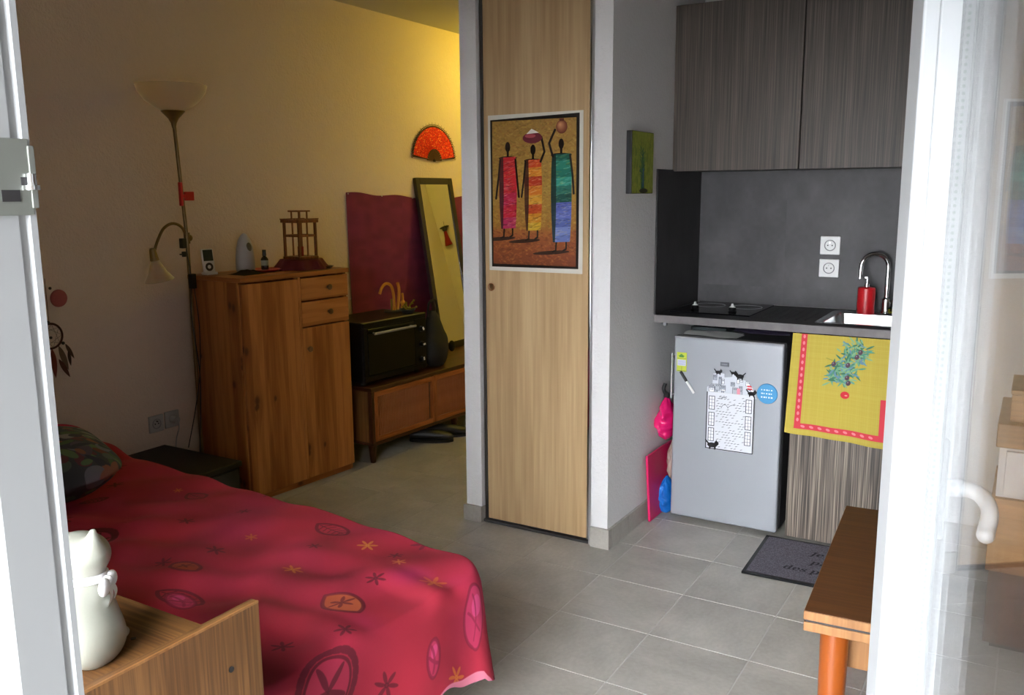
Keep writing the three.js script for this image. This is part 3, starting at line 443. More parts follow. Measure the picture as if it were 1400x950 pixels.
{ // pink board, bags beside the fridge
  const pk = std({ color: srgb(206, 26, 92), roughness: 0.35 });
  const o = thing('pink_board', 'flat pink plastic board leaning on the wall beside the fridge', 'board', [XC1 + 0.02, 0, -3.63]);
  const b = part('panel', bx(-0.006, 0.006, 0.0, 0.3, -0.15, 0.15, 0.004), pk, o, [0.018, 0.002, 0], [0, 0, 0.06]);
  const bag = (n, lab, pos, col, sx, sy, sz, sd, bot) => {
    const g = thing(n, lab, 'bag', pos);
    const f = grid(36, 22, (u, v) => { const a = u * Math.PI * 2, yy = v, r = Math.pow(Math.sin(Math.PI * clamp(yy * 0.96 + 0.02, 0.0, 1)), 0.5) * (bot ? lerp(1, 0.35, yy * yy) : 1), nn = 0.72 + 0.55 * noise(u * 14, v * 9, sd, 14) ; return [Math.cos(a) * sx * r * nn, yy * sy, Math.sin(a) * sz * r * nn]; });
    part('film', f, phys({ color: col, roughness: 0.22, side: THREE.DoubleSide }), g); return g;
  };
  const pb = bag('pink_bag', 'crumpled bright pink plastic bag hanging beside the fridge', [-1.378, 0.34, -3.66], srgb(226, 30, 110), 0.046, 0.2, 0.085, 3, true);
  part('knot', [ball(0.014, 0, 0.2, 0, 1, 1.3, 1), tube([[0, 0.2, 0], [-0.012, 0.23, 0.01], [-0.008, 0.255, 0.0]], 0.009, 12, 8)], M.black, pb);
  bag('blue_bag', 'crumpled blue plastic bag on the floor beside the fridge', [-1.362, 0.0015, -3.645], srgb(22, 104, 190), 0.046, 0.17, 0.075, 8, true);
  const wb = bag('clear_bag', 'pale translucent plastic bag between pink and blue bags', [-1.355, 0.14, -3.7], srgb(160, 140, 130), 0.03, 0.2, 0.05, 12, true);
}
{ // doormat
  const t = canvasTex(640, 400, (c, w, h) => { c.fillStyle = '#5c5862'; c.fillRect(0, 0, w, h); for (let i = 0; i < 26000; i++) { c.fillStyle = ['#6e6a74', '#4a4650', '#78747e', '#54505a'][i % 4]; c.fillRect(rnd() * w, rnd() * h, 3, 3); } c.fillStyle = '#24222a'; c.font = 'bold italic 58px serif'; c.fillText('Je', 210, 130); c.fillText('pas', 226, 220); c.fillText('des p', 128, 310); c.font = 'bold 74px serif'; c.fillText('Ca', 390, 190); c.fillText('P', 396, 320); });
  const o = thing('doormat', 'grey doormat with dark lettering in front of the base cabinet', 'doormat', [-0.58, 0, -3.375], 0.03);
  part('rubber_backing', bx(-0.3, 0.3, 0.0005, 0.0095, -0.205, 0.205, 0.002), M.ovenBlack, o);
  part('pile', bx(-0.284, 0.284, 0.0094, 0.0105, -0.189, 0.189, 0.0004), std({ color: srgb(88, 84, 92), roughness: 1 }), o);
  part('pile_print', new THREE.PlaneGeometry(0.57, 0.38).rotateX(-Math.PI / 2).translate(0, 0.0108, 0), std({ map: t, roughness: 1 }), o);
}
{ // flip-top bench table
  const o = thing('bench_table', 'low dark-topped wooden table with thick orange legs by the glass door', 'table', [-0.41, 0, -2.04], 0.06);
  const W = 0.25, D = 0.8;
  const tp = part('tabletop', bx(0, W, 0.4285, 0.4495, -D, 0, 0.0015), M.benchEdge, o); part('veneer', bx(0.0015, W - 0.0015, 0.4495, 0.4515, -D + 0.0015, -0.0015, 0.0005, 0, 0, true), M.bench, tp);
  part('lower_leaf', bx(0.001, W, 0.4, 0.4225, -D, 0, 0.0015), M.benchEdge, o);
  part('hinge_gap', bx(0.004, W - 0.004, 0.422, 0.429, -D + 0.004, -0.004), M.dark, o);
  for (const [x, z] of [[0.06, -0.12], [0.06, -D + 0.09], [W - 0.06, -0.12], [W - 0.06, -D + 0.09]]) part('leg', lathe([[0, 0], [0.028, 0], [0.031, 0.006], [0.033, 0.2], [0.035, 0.385], [0.033, 0.4], [0, 0.4]], 28), M.orangeLeg, o, [x, 0, z]);
  part('apron', bx(0.03, W - 0.03, 0.24, 0.4, -0.19, -0.17, 0.001), M.benchEdge, o);
  part('apron', bx(0.03, W - 0.03, 0.32, 0.4, -D + 0.04, -D + 0.06, 0.001), M.benchEdge, o);
}

// ------------------------------------------------------------------ along the left wall
{ // pine cabinet; local x runs along its front, z out into the room
  const o = thing('pine_cabinet', 'tall knotty pine cabinet with one door and two small drawers at left', 'cabinet', [-3.085, 0, -2.77], 85.7 * Math.PI / 180);
  const W = 0.672, D = 0.385, H = 1.07;
  part('side_panel', bx(0, 0.02, 0, H - 0.022, -D, -0.018, 0.001, 0.1, 0.2), M.pine, o);
  part('side_panel', bx(W - 0.02, W, 0, H - 0.022, -D, -0.018, 0.001, 0.2, 0.1), M.pine, o);
  part('top_board', bx(-0.004, W + 0.004, H - 0.022, H, -D - 0.002, 0.006, 0.004, 0.05, 0.13, true), M.pine, o);
  part('back_board', bx(0.02, W - 0.02, 0.03, H - 0.022, -D, -D + 0.006), M.pine, o);
  part('bottom_board', bx(0.02, W - 0.02, 0.03, 0.05, -D + 0.006, -0.02), M.pine, o);
  part('plinth_board', bx(0.02, W - 0.02, 0, 0.03, -0.03, -0.012, 0.001, 0, 0, true), M.pine, o);
  part('stile', bx(0.338, 0.352, 0.03, H - 0.024, -0.03, -0.001), M.pine, o);
  part('door', bx(0.004, 0.336, 0.032, H - 0.03, -0.018, 0, 0.003, 0.03, 0.4), M.pine, o);
  const d2 = part('door', bx(0.354, W - 0.004, 0.032, 0.795, -0.018, 0, 0.003, 0.15, 0.7), M.pine, o);
  const knob = lathe([[0, 0.024], [0.009, 0.023], [0.014, 0.018], [0.014, 0.013], [0.007, 0.007], [0.008, 0], [0, 0]], 20).rotateX(Math.PI / 2);
  part('knob', knob, M.brown, d2, [0.385, 0.69, 0]);
  for (const [y0, y1, ou] of [[0.802, 0.922, 0.3], [0.93, H - 0.03, 0.6]]) { const d = part('drawer', bx(0.354, W - 0.004, y0, y1, -0.018, 0, 0.003, ou, 0.05, true), M.pine, o); part('knob', knob, M.brown, d, [0.53, (y0 + y1) / 2, 0]); }
}
const CT = 1.0705;
{ // things on the pine cabinet
  const p = thing('music_player', 'small white music player with dark screen and round wheel on a stand', 'music player', [-3.37, CT, -2.845], 80 * Math.PI / 180);
  part('stand', bx(-0.03, 0.03, 0, 0.012, -0.025, 0.025, 0.004), M.whitePlastic, p);
  const b = part('body', bx(-0.03, 0.03, 0.01, 0.122, -0.006, 0.006, 0.004), M.whitePlastic, p, null, [-0.14, 0, 0]);
  part('screen', bx(-0.025, 0.025, 0.064, 0.117, 0.0055, 0.007, 0.0008), std({ color: srgb(46, 60, 66), roughness: 0.2 }), b);
  part('wheel', new THREE.TorusGeometry(0.0145, 0.0055, 8, 32).scale(1, 1, 0.4).translate(0, 0.036, 0.006), M.dark, b);
}
{
  const p = thing('air_freshener', 'white rounded plastic diffuser with dark oval window on the pine cabinet', 'diffuser', [-3.345, CT, -3.045], 82 * Math.PI / 180);
  part('shell', lathe([[0, 0], [0.046, 0], [0.05, 0.006], [0.05, 0.06], [0.044, 0.115], [0.032, 0.155], [0.018, 0.176], [0.006, 0.186], [0, 0.187]], 32).scale(1, 1, 0.7), M.dullWhite, p);
  part('window', ball(0.02, 0.006, 0.115, 0.022, 0.95, 1.4, 0.55), std({ color: srgb(92, 86, 70), roughness: 0.5 }), p);
  const b = thing('small_bottle', 'small dark bottle with pale label beside the white diffuser', 'bottle', [-3.27, CT + 0.007, -3.1]);
  part('glass_body', lathe([[0, 0], [0.016, 0], [0.018, 0.003], [0.018, 0.052], [0.012, 0.062], [0.008, 0.066], [0.008, 0.07], [0, 0.07]], 20), phys({ color: srgb(40, 18, 22), roughness: 0.15 }), b);
  part('label', new THREE.CylinderGeometry(0.0184, 0.0184, 0.026, 20, 1, true).translate(0, 0.034, 0), std({ color: srgb(150, 150, 130), roughness: 0.7, side: THREE.DoubleSide }), b);
  part('cap', cyl(0.01, 0.009, 0.03, 16, 0, 0.068, 0), M.black, b);
  const r = thing('red_dish', 'shallow red dish under the small dark bottle', 'dish', [-3.265, CT, -3.085]);
  part('dish', lathe([[0, 0.003], [0.05, 0.003], [0.085, 0.012], [0.088, 0.012], [0.06, 0], [0, 0]], 36), M.red, r);
  const c = thing('dark_cloth', 'small dark crumpled cloth on the pine cabinet beside the red dish', 'cloth', [-3.22, CT, -2.94]);
  part('cloth', grid(26, 16, (u, v) => { const e = Math.sin(Math.PI * u) * Math.sin(Math.PI * v); return [(v - 0.5) * 0.12, 0.001 + e * (0.012 + 0.014 * noise(u * 7, v * 5, 31)), (0.5 - u) * 0.15]; }), std({ color: srgb(40, 26, 30), roughness: 0.95, side: THREE.DoubleSide }), c);
  const d = thing('dark_saucer', 'tiny dark saucer at the right end of the pine cabinet top', 'saucer', [-3.12, CT, -3.365]);
  part('saucer', lathe([[0, 0.002], [0.028, 0.003], [0.042, 0.012], [0.045, 0.012], [0.03, 0], [0, 0]], 30), M.teakDark, d);
}
{ // wooden candle lantern on a red cloth
  const o = thing('lantern', 'wooden candle lantern with posts and crossbars on the pine cabinet', 'lantern', [-3.2, CT + 0.052, -3.28], 86 * Math.PI / 180); o.scale.set(0.74, 0.95, 0.74);
  const w = 0.072, m = M.teak;
  part('base_board', bx(-w - 0.012, w + 0.012, 0.0, 0.014, -w - 0.012, w + 0.012, 0.003), m, o);
  for (const sx of [-1, 1]) for (const sz of [-1, 1]) part('post', bx(sx * w - 0.008, sx * w + 0.008, 0.014, 0.196, sz * w - 0.008, sz * w + 0.008, 0.002), m, o);
  for (const s of [-1, 1]) { part('crossbar', bx(-w, w, 0.116, 0.128, s * w - 0.005, s * w + 0.005, 0.002), m, o); part('crossbar', bx(s * w - 0.005, s * w + 0.005, 0.116, 0.128, -w, w, 0.002), m, o); part('mullion', bx(-0.005, 0.005, 0.014, 0.19, s * w - 0.004, s * w + 0.004, 0.001), m, o); }
  part('roof_board', [bx(-w - 0.018, w + 0.018, 0.19, 0.206, -w - 0.018, w + 0.018, 0.003), bx(-w - 0.034, w + 0.034, 0.206, 0.212, -w - 0.004, -w + 0.01, 0.002), bx(-w - 0.034, w + 0.034, 0.206, 0.212, w - 0.01, w + 0.004, 0.002)], m, o);
  for (const s of [-1, 1]) for (const z of [-1, 1]) part('chimney_post', bx(s * 0.036 - 0.004, s * 0.036 + 0.004, 0.206, 0.248, z * 0.036 - 0.004, z * 0.036 + 0.004), m, o);
  part('cap_board', bx(-0.056, 0.056, 0.246, 0.254, -0.05, 0.05, 0.002), m, o);
  part('candle', cyl(0.02, 0.02, 0.05, 18, 0, 0.014, 0), M.redCloth, o);
  const c = thing('red_cloth', 'dark red draped cloth under the wooden lantern', 'cloth', [-3.2, CT, -3.28]); c.scale.set(0.86, 1, 0.86);
  part('cloth', grid(60, 16, (u, v) => { const a = u * Math.PI * 2, f = 1 + 0.12 * Math.sin(a * 7 + v * 3) * v + 0.2 * noise(u * 9, 1, 41, 9) * v, r = lerp(0.0, 0.132, Math.min(1, v * 1.02)) * f; const y = v < 0.78 ? 0.051 : lerp(0.051, 0.003, Math.pow((v - 0.78) / 0.22, 0.8)); return [Math.cos(a) * r, y - (v > 0.78 ? 0.004 * noise(u * 12, v * 5, 43, 12) * v : 0), Math.sin(a) * r * 1.05]; }), std({ color: srgb(96, 26, 30), roughness: 0.95, side: THREE.DoubleSide }), c);
}
{ // floor lamp
  const o = thing('floor_lamp', 'slim brass floor lamp with frosted bowl shade and curved reading arm', 'lamp', [-3.335, 0, -2.7]);
  part('base', lathe([[0, 0], [0.12, 0], [0.125, 0.006], [0.12, 0.016], [0.03, 0.026], [0.014, 0.04], [0, 0.04]], 40), M.brass, o, [0, 0, 0]);
  part('pole', [rod([0, 0.02, 0], [0, 1.25, 0], 0.0085, 14), rod([0, 1.25, 0], [0.01, 1.775, 0.035], 0.008, 14)], M.brass, o);
  part('joint', [cyl(0.014, 0.014, 0.05, 18, 0, 1.225, 0), ball(0.016, 0, 1.25, -0.012)], M.brass, o);
  part('shade_holder', lathe([[0.008, -0.04], [0.012, -0.02], [0.022, 0.0], [0.05, 0.03], [0.052, 0.033], [0.0, 0.03]], 30), M.brass, o, [0.01, 1.775, 0.035]);
  const sh = phys({ color: new THREE.Color(0.96, 0.91, 0.87), transmission: 0.95, thickness: 0, roughness: 0.45, side: THREE.DoubleSide });
  part('bowl_shade', lathe([[0.03, 0], [0.075, 0.02], [0.115, 0.05], [0.142, 0.088], [0.15, 0.115], [0.147, 0.116], [0.138, 0.09], [0.112, 0.054], [0.073, 0.024], [0.03, 0.004]], 56), sh, o, [0.01, 1.802, 0.035]);
  part('reading_arm', tube([[0, 1.25, 0.0], [0, 1.3, 0.025], [0, 1.318, 0.07], [0, 1.3, 0.118], [0, 1.24, 0.16], [0, 1.2, 0.178]], 0.0065, 40, 10), M.brass, o);
  const soc = part('arm_socket', lathe([[0, 0.03], [0.01, 0.03], [0.014, 0.02], [0.02, -0.025], [0.016, -0.025], [0, -0.01]], 24), M.brass, o, [0, 1.185, 0.184], [0.18, 0, 0]);
  part('arm_shade', lathe([[0.014, 0], [0.024, -0.02], [0.04, -0.06], [0.064, -0.095], [0.061, -0.096], [0.038, -0.062], [0.022, -0.022]], 36), sh, soc, [0, -0.02, 0]);
  part('switch_box', bx(-0.012, 0.012, 1.205, 1.25, 0.012, 0.036, 0.003), M.black, o);
  part('switch_knob', [bx(-0.008, 0.008, 1.166, 1.19, 0.014, 0.03, 0.003), bx(-0.006, 0.006, 1.175, 1.181, 0.004, 0.044, 0.002)], M.black, o);
  part('cable', tube([[0.012, 1.2, 0.018], [0.016, 1.1, 0.008], [0.012, 0.9, 0.014], [0.018, 0.6, -0.004], [0.016, 0.3, 0.02], [0.04, 0.04, 0.06]], 0.0028, 60, 6), M.dark, o);
  part('cable', tube([[0.02, 1.03, -0.004], [0.02, 0.85, -0.018], [0.018, 0.62, -0.004], [0.01, 0.45, 0.03], [0.0, 0.28, 0.075]], 0.0022, 50, 6), M.dark, o);
  part('adapter', bx(0.008, 0.032, 1.02, 1.088, -0.012, 0.016, 0.004), M.matBlack, o);
  const c = thing('red_clip', 'bright red plastic clip fixed to the lamp pole', 'clip', [-3.322, 1.4, -2.68]);
  part('jaw', bx(-0.008, 0.008, -0.005, 0.1, -0.0, 0.014, 0.003), M.red, c);
  part('grip', [bx(-0.006, 0.006, 0.018, 0.058, -0.062, -0.012, 0.003), bx(-0.006, 0.006, 0.03, 0.046, -0.014, 0.002, 0.002)], M.red, c);
}
{ // black low cabinet between bed and pine cabinet
  const o = thing('bedside_box', 'low black bedside cabinet between the bed and the pine cabinet', 'bedside cabinet', [-3.23, 0, -2.38]);
  part('top_board', bx(-0.262, 0.262, 0.252, 0.275, -0.235, 0.235, 0.003), M.black, o);
  part('body', bx(-0.255, 0.25, 0.012, 0.252, -0.228, 0.228, 0.002), M.matBlack, o);
  part('drawer_front', bx(0.25, 0.258, 0.03, 0.24, -0.215, 0.215, 0.002), M.black, o);
  part('base_plinth', bx(-0.23, 0.22, 0, 0.012, -0.2, 0.2), M.matBlack, o);
}
{ // sockets
  for (const [i, y, z, lab] of [[0, 0.385, -2.58, 'left white wall socket low on the left wall'], [1, 0.388, -2.668, 'right white wall socket with plug low on the left wall']]) {
    const o = thing('wall_socket', lab, 'socket', [XL, y, z], Math.PI / 2);
    part('plate', bx(-0.04, 0.04, -0.04, 0.04, 0, 0.01, 0.004), M.dullWhite, o);
    if (i) part('plug', [new THREE.CylinderGeometry(0.017, 0.019, 0.035, 20).rotateX(Math.PI / 2).translate(0, 0, 0.027)], M.dullWhite, o);
    else { part('well', new THREE.TorusGeometry(0.022, 0.002, 8, 32).translate(0, 0, 0.0105), M.greyPlastic, o); part('hole', [-0.009, 0.009].map((x) => new THREE.CylinderGeometry(0.0034, 0.0034, 0.003, 10).rotateX(Math.PI / 2).translate(x, 0, 0.0098)), M.black, o); part('earth_pin', new THREE.CylinderGeometry(0.003, 0.003, 0.012, 10).rotateX(Math.PI / 2).translate(0, 0.012, 0.013), M.dark, o); }
    if (i) part('cable', tube([[0, -0.002, 0.046], [0.004, -0.03, 0.05], [0.006, -0.1, 0.02], [0.004, -0.2, 0.008], [0, -0.37, 0.008]], 0.0025, 30, 6), M.dullWhite, o);
  }
}
{ // dream catcher and pink disc
  const o = thing('dreamcatcher', 'small dreamcatcher with dark ring and feathers on the left wall', 'dreamcatcher', [XL + 0.012, 0.87, -2.105], Math.PI / 2);
  const dk = std({ color: srgb(70, 30, 24), roughness: 0.8 });
  part('hoop', new THREE.TorusGeometry(0.052, 0.0045, 8, 48), dk, o);
  const web = []; for (let i = 0; i < 9; i++) { const a = i / 9 * Math.PI * 2, b = (i + 3) / 9 * Math.PI * 2; web.push(rod([Math.cos(a) * 0.05, Math.sin(a) * 0.05, 0], [Math.cos(b) * 0.05, Math.sin(b) * 0.05, 0.001], 0.0008, 5)); }
  part('web', web, std({ color: srgb(120, 100, 84), roughness: 0.9 }), o).userData.kind = 'stuff';
  part('bead', ball(0.006, 0, -0.006, 0.003), M.dark, o); part('bead', ball(0.007, -0.004, 0.058, 0), M.dark, o);
  part('hanging_cord', rod([0, 0.05, 0], [0, 0.24, 0], 0.001, 6), dk, o);
  const fe = (x, y, a, l, col) => { const s = new THREE.Shape(); s.moveTo(0, 0); s.quadraticCurveTo(l * 0.2, -l * 0.4, 0.0, -l); s.quadraticCurveTo(-l * 0.2, -l * 0.4, 0, 0); const g = new THREE.ExtrudeGeometry(s, { depth: 0.0015, bevelEnabled: false }); const m = part('feather', g, std({ color: col, roughness: 0.9 }), o, [x, y, 0.002], [0.1, 0, a]); return m; };
  fe(-0.02, -0.05, -0.1, 0.1, srgb(64, 44, 70)); fe(0.0, -0.052, 0.1, 0.13, srgb(130, 60, 50)); fe(0.03, -0.044, 0.35, 0.12, srgb(110, 88, 70)); fe(0.06, -0.04, 0.5, 0.08, srgb(84, 60, 46)); fe(0.025, -0.1, 0.5, 0.1, srgb(90, 52, 40)); fe(0.07, -0.07, 0.15, 0.07, srgb(66, 42, 34));
  part('bead', ball(0.007, 0.05, -0.036, 0.004), M.dark, o);
  const d = thing('pink_disc', 'small round dusky pink ornament above the dreamcatcher', 'ornament', [XL + 0.001, 1.022, -2.163], Math.PI / 2);
  part('disc', lathe([[0, 0.01], [0.026, 0.009], [0.036, 0.005], [0.037, 0], [0, 0]], 36).rotateX(Math.PI / 2), std({ color: srgb(170, 84, 82), roughness: 0.7 }), d);
  part('hook', ball(0.006, -0.035, 0.045, 0.004), M.dark, d);
}
{ // dark red tapestry
  const ft = pixTex(256, 256, (x, y) => { const n = (hash(x, y, 2) - 0.5) * 14 + ((x % 4 < 2) !== (y % 4 < 2) ? 5 : -5) + (noise(x / 30, y / 30, 4) - 0.5) * 16; return [118 + n, 38 + n * 0.4, 78 + n * 0.4]; });
  ft.repeat.set(3, 3);
  const o = thing('tapestry', 'dark red cloth hung on the left wall behind the oven', 'wall hanging', [XL, 0, 0]);
  part('cloth', grid(80, 40, (u, v) => { const top = 1.452 - 0.034 * Math.min(1, u * 2.2) + 0.006 * Math.sin(u * 26), z = lerp(-3.966 - (1 - v) * 0.028, -5.55, u); return [0.006 + 0.006 * noise(u * 16, v * 3, 9) + 0.004 * Math.sin(u * 40) * (1 - v), lerp(0.45, top, v), z]; }), std({ map: ft, roughness: 0.95, side: THREE.DoubleSide }), o);
  for (let i = 0; i < 6; i++) part('nail', ball(0.004, 0.014, 1.445 - 0.034 * Math.min(1, i / 5 * 2.2), lerp(-3.98, -5.53, i / 5)), M.brushed, o);
}
{ // folding fan on the wall
  const t = canvasTex(512, 256, (c, w, h) => { // u round the fan, v from the pivot out
    c.fillStyle = '#d81e14'; c.fillRect(0, 0, w, h); for (let i = 0; i < 900; i++) { c.fillStyle = ['#ff7a2a', '#ffae4a', '#7c0c0c', '#ff5020', '#a01010'][i % 5]; c.beginPath(); c.ellipse(rnd() * w, rr(18, h - 10), rr(2, 4), rr(2, 5), 0, 0, 7); c.fill(); }
    c.fillStyle = '#3a1010'; c.fillRect(0, 0, w, 14); c.fillRect(0, 0, 10, h); c.fillRect(w - 10, 0, 10, h);
  });
  const o = thing('hand_fan', 'open red folding hand fan with dark lace edge on the yellow-lit wall', 'fan', [XL + 0.008, 1.658, -4.85], Math.PI / 2);
  const A0 = Math.PI * 1.0 - 0.08, A1 = 0.08, N = 30, R0 = 0.075, R1 = 0.222;
  const leaf = grid(N * 2, 6, (u, v) => { const a = lerp(A0, A1, u), k = Math.round(u * N * 2), r = lerp(R0, R1, v); return [Math.cos(a) * r * 1.07, Math.sin(a) * r, 0.003 + (k % 2) * 0.006, u, v]; });
  part('leaf', leaf, std({ map: t, roughness: 0.8, side: THREE.DoubleSide }), o);
  for (let i = 0; i <= 14; i++) { const a = lerp(A0, A1, i / 14); part('rib', extr([[0.008, -0.004], [0.08, -0.007], [0.08, 0.007], [0.008, 0.004]], 0.0012), M.teakDark, o, [0, 0, 0.001 + 0.0004 * i], [0, 0, a]); }
  part('rivet', new THREE.CylinderGeometry(0.008, 0.008, 0.014, 14).rotateX(Math.PI / 2).translate(0, 0, 0.006), M.dark, o);
  const lace = []; for (let i = 0; i <= 44; i++) { const a = lerp(A0, A1, i / 44); lace.push(new THREE.TorusGeometry(0.007, 0.0014, 5, 10).translate(Math.cos(a) * (R1 + 0.005) * 1.07, Math.sin(a) * (R1 + 0.005), 0.005)); if (i % 2) lace.push(rod([Math.cos(a) * (R1 + 0.01) * 1.07, Math.sin(a) * (R1 + 0.01), 0.005], [Math.cos(a) * (R1 + 0.024) * 1.07, Math.sin(a) * (R1 + 0.024), 0.006], 0.0009, 4)); }
  part('lace_edge', lace, std({ color: srgb(50, 16, 14), roughness: 0.9 }), o).userData.kind = 'stuff';
}
// low TV unit: local x along its front, z out into the room
const TVA = 87 * Math.PI / 180, TV = thing('low_cabinet', 'low brown wooden cabinet with slatted doors and short legs under the oven', 'cabinet', [-2.985, 0, -3.53], TVA);
{
  const W = 1.56, D = 0.43, o = TV;
  part('top_board', bx(0, W, 0.4, 0.42, -D, 0, 0.003, 0, 0, true), M.teakDark, o);
  part('bottom_board', bx(0.006, W - 0.006, 0.1, 0.118, -D, -0.004, 0.002, 0, 0, true), M.teakDark, o);
  part('side_panel', bx(0.004, 0.024, 0.118, 0.4, -D, -0.03), M.brown, o); part('side_panel', bx(W - 0.024, W - 0.004, 0.118, 0.4, -D, -0.03), M.teak, o);
  part('back_board', bx(0.02, W - 0.02, 0.118, 0.4, -D, -D + 0.008), M.teakDark, o);
  const n = 3, dw = (W - 0.03) / n;
  for (let i = 0; i <= n; i++) part('upright', bx(0.005 + i * dw, 0.025 + i * dw, 0.118, 0.4, -0.03, -0.002, 0.002), M.teakDark, o);
  for (let i = 0; i < n; i++) {
    const x0 = 0.028 + i * dw, x1 = x0 + dw - 0.006, d = part('door', [bx(x0, x0 + 0.02, 0.121, 0.397, -0.022, 0, 0.002), bx(x1 - 0.02, x1, 0.121, 0.397, -0.022, 0, 0.002), bx(x0 + 0.02, x1 - 0.02, 0.121, 0.149, -0.022, 0, 0.002, 0, 0, true), bx(x0 + 0.02, x1 - 0.02, 0.369, 0.397, -0.022, 0, 0.002, 0, 0, true)], M.teakLight, o); part('door_back', bx(x0 + 0.02, x1 - 0.02, 0.14, 0.38, -0.021, -0.017), M.teakDark, d);
    const sl = []; for (let x = x0 + 0.033; x < x1 - 0.03; x += 0.013) sl.push(new THREE.CylinderGeometry(0.0045, 0.0045, 0.226, 7).translate(x, 0.259, -0.012));
    part('slats', sl, M.teakLight, d).userData.kind = 'stuff';
  }
  for (const [x, z] of [[0.035, -0.035], [W - 0.035, -0.035], [0.035, -D + 0.035], [W - 0.035, -D + 0.035], [W / 2, -0.05]]) part('leg', lathe([[0, 0], [0.014, 0], [0.024, 0.095], [0.024, 0.1], [0, 0.1]], 18), M.teakDark, o, [x, 0, z]);
}
const tvPoint = (x, y, z) => TV.localToWorld(V3(x, y, z)).toArray();
TV.updateMatrixWorld(true);
{ // mini oven
  const o = thing('mini_oven', 'black mini oven with glass door and three knobs on the low cabinet', 'oven', tvPoint(0.015, 0.42, -0.055), TVA);
  const W = 0.525, D = 0.33, H = 0.345;
  part('body', bx(0, W, 0.018, H, -D, -0.012, 0.008), M.ovenBlack, o);
  part('front_frame', [bx(0.004, W - 0.004, H - 0.03, H - 0.004, -0.014, 0, 0.002), bx(0.004, W - 0.004, 0.022, 0.05, -0.014, 0, 0.002), bx(0.004, 0.03, 0.05, H - 0.03, -0.014, 0, 0.002), bx(W - 0.1, W - 0.004, 0.05, H - 0.03, -0.014, 0, 0.002)], M.ovenBlack, o);
  part('top_strip', bx(0.002, W - 0.002, H - 0.003, H + 0.001, -0.018, -0.002, 0.001), std({ color: srgb(120, 116, 74), metalness: 0.6, roughness: 0.4 }), o);
  const d = part('door', bx(0.034, W - 0.106, 0.055, H - 0.036, -0.013, 0.002, 0.003), M.ovenGlass, o);
  part('handle', [rod([0.06, H - 0.06, 0.03], [W - 0.13, H - 0.06, 0.03], 0.007, 14), rod([0.075, H - 0.06, 0.0], [0.075, H - 0.06, 0.03], 0.005), rod([W - 0.145, H - 0.06, 0.0], [W - 0.145, H - 0.06, 0.03], 0.005)], M.greyPlastic, d);
  part('handle_end', ball(0.0085, 0.058, H - 0.06, 0.03), M.steel, d);
  for (let i = 0; i < 3; i++) { const k = part('knob', lathe([[0, 0.022], [0.011, 0.022], [0.014, 0.018], [0.017, 0], [0, 0]], 22).rotateX(Math.PI / 2), M.ovenBlack, o, [W - 0.052, 0.08 + i * 0.088, 0]); part('pointer', bx(-0.005, 0.005, -0.004, 0.014, 0.0215, 0.025, 0.001), M.whitePlastic, k, null, [0, 0, [0.2, -1.5, 0.6][i]]); }
  for (const x of [0.04, W - 0.04]) for (const z of [-0.05, -D + 0.05]) part('foot', cyl(0.014, 0.014, 0.018, 12, x, 0, z), M.matBlack, o);
}
{ // ornament and sprigs on the oven
  const g = std({ color: srgb(196, 128, 34), roughness: 0.6 });
  const o = thing('curved_ornament', 'yellow-orange ornament of curved horns standing on the black mini oven', 'ornament', [-3.2, 0.7655, -3.98], TVA);
  part('horn', tube([[-0.085, 0.115, 0], [-0.066, 0.148, 0], [-0.03, 0.168, 0], [0.01, 0.155, 0], [0.03, 0.11, 0], [0.036, 0.0, 0]], 0.0085, 40, 10), g, o);
  part('horn', tube([[0.066, 0.166, 0.004], [0.076, 0.13, 0.004], [0.074, 0.07, 0.002], [0.062, 0.0, 0]], 0.009, 30, 10), g, o);
  part('horn', tube([[0.012, 0.075, 0], [0.012, 0.04, 0], [0.016, 0.0, 0]], 0.005, 14, 8), std({ color: srgb(130, 110, 40), roughness: 0.7 }), o);
  part('horn', [tube([[0.11, 0.1, 0], [0.112, 0.06, 0], [0.1, 0.012, 0]], 0.007, 16, 8), ball(0.016, 0.112, 0.045, 0, 1.2, 0.9, 0.7)], g, o);
  part('foot_plate', bx(-0.02, 0.13, 0, 0.008, -0.03, 0.03, 0.003), M.dark, o);
  const s = thing('dried_sprigs', 'low yellowish dried sprigs in a dark bowl on the right of the oven', 'sprigs', tvPoint(0.468, 0.7655, -0.13), TVA);
  part('bowl', lathe([[0, 0], [0.03, 0], [0.044, 0.02], [0.046, 0.024], [0.04, 0.022], [0, 0.006]], 24), M.dark, s);
  const sm = std({ color: srgb(150, 128, 40), roughness: 0.8 });
  for (let i = 0; i < 11; i++) { const a = rr(0, 6.28), r = rr(0.02, 0.06), h = rr(0.03, 0.07); part('sprig', [tube([[0, 0.012, 0], [Math.cos(a) * r * 0.4, h * 0.7, Math.sin(a) * r * 0.4], [Math.cos(a) * r, h, Math.sin(a) * r]], 0.003, 8, 5), ball(0.006, Math.cos(a) * r, h, Math.sin(a) * r)], sm, s); }
}
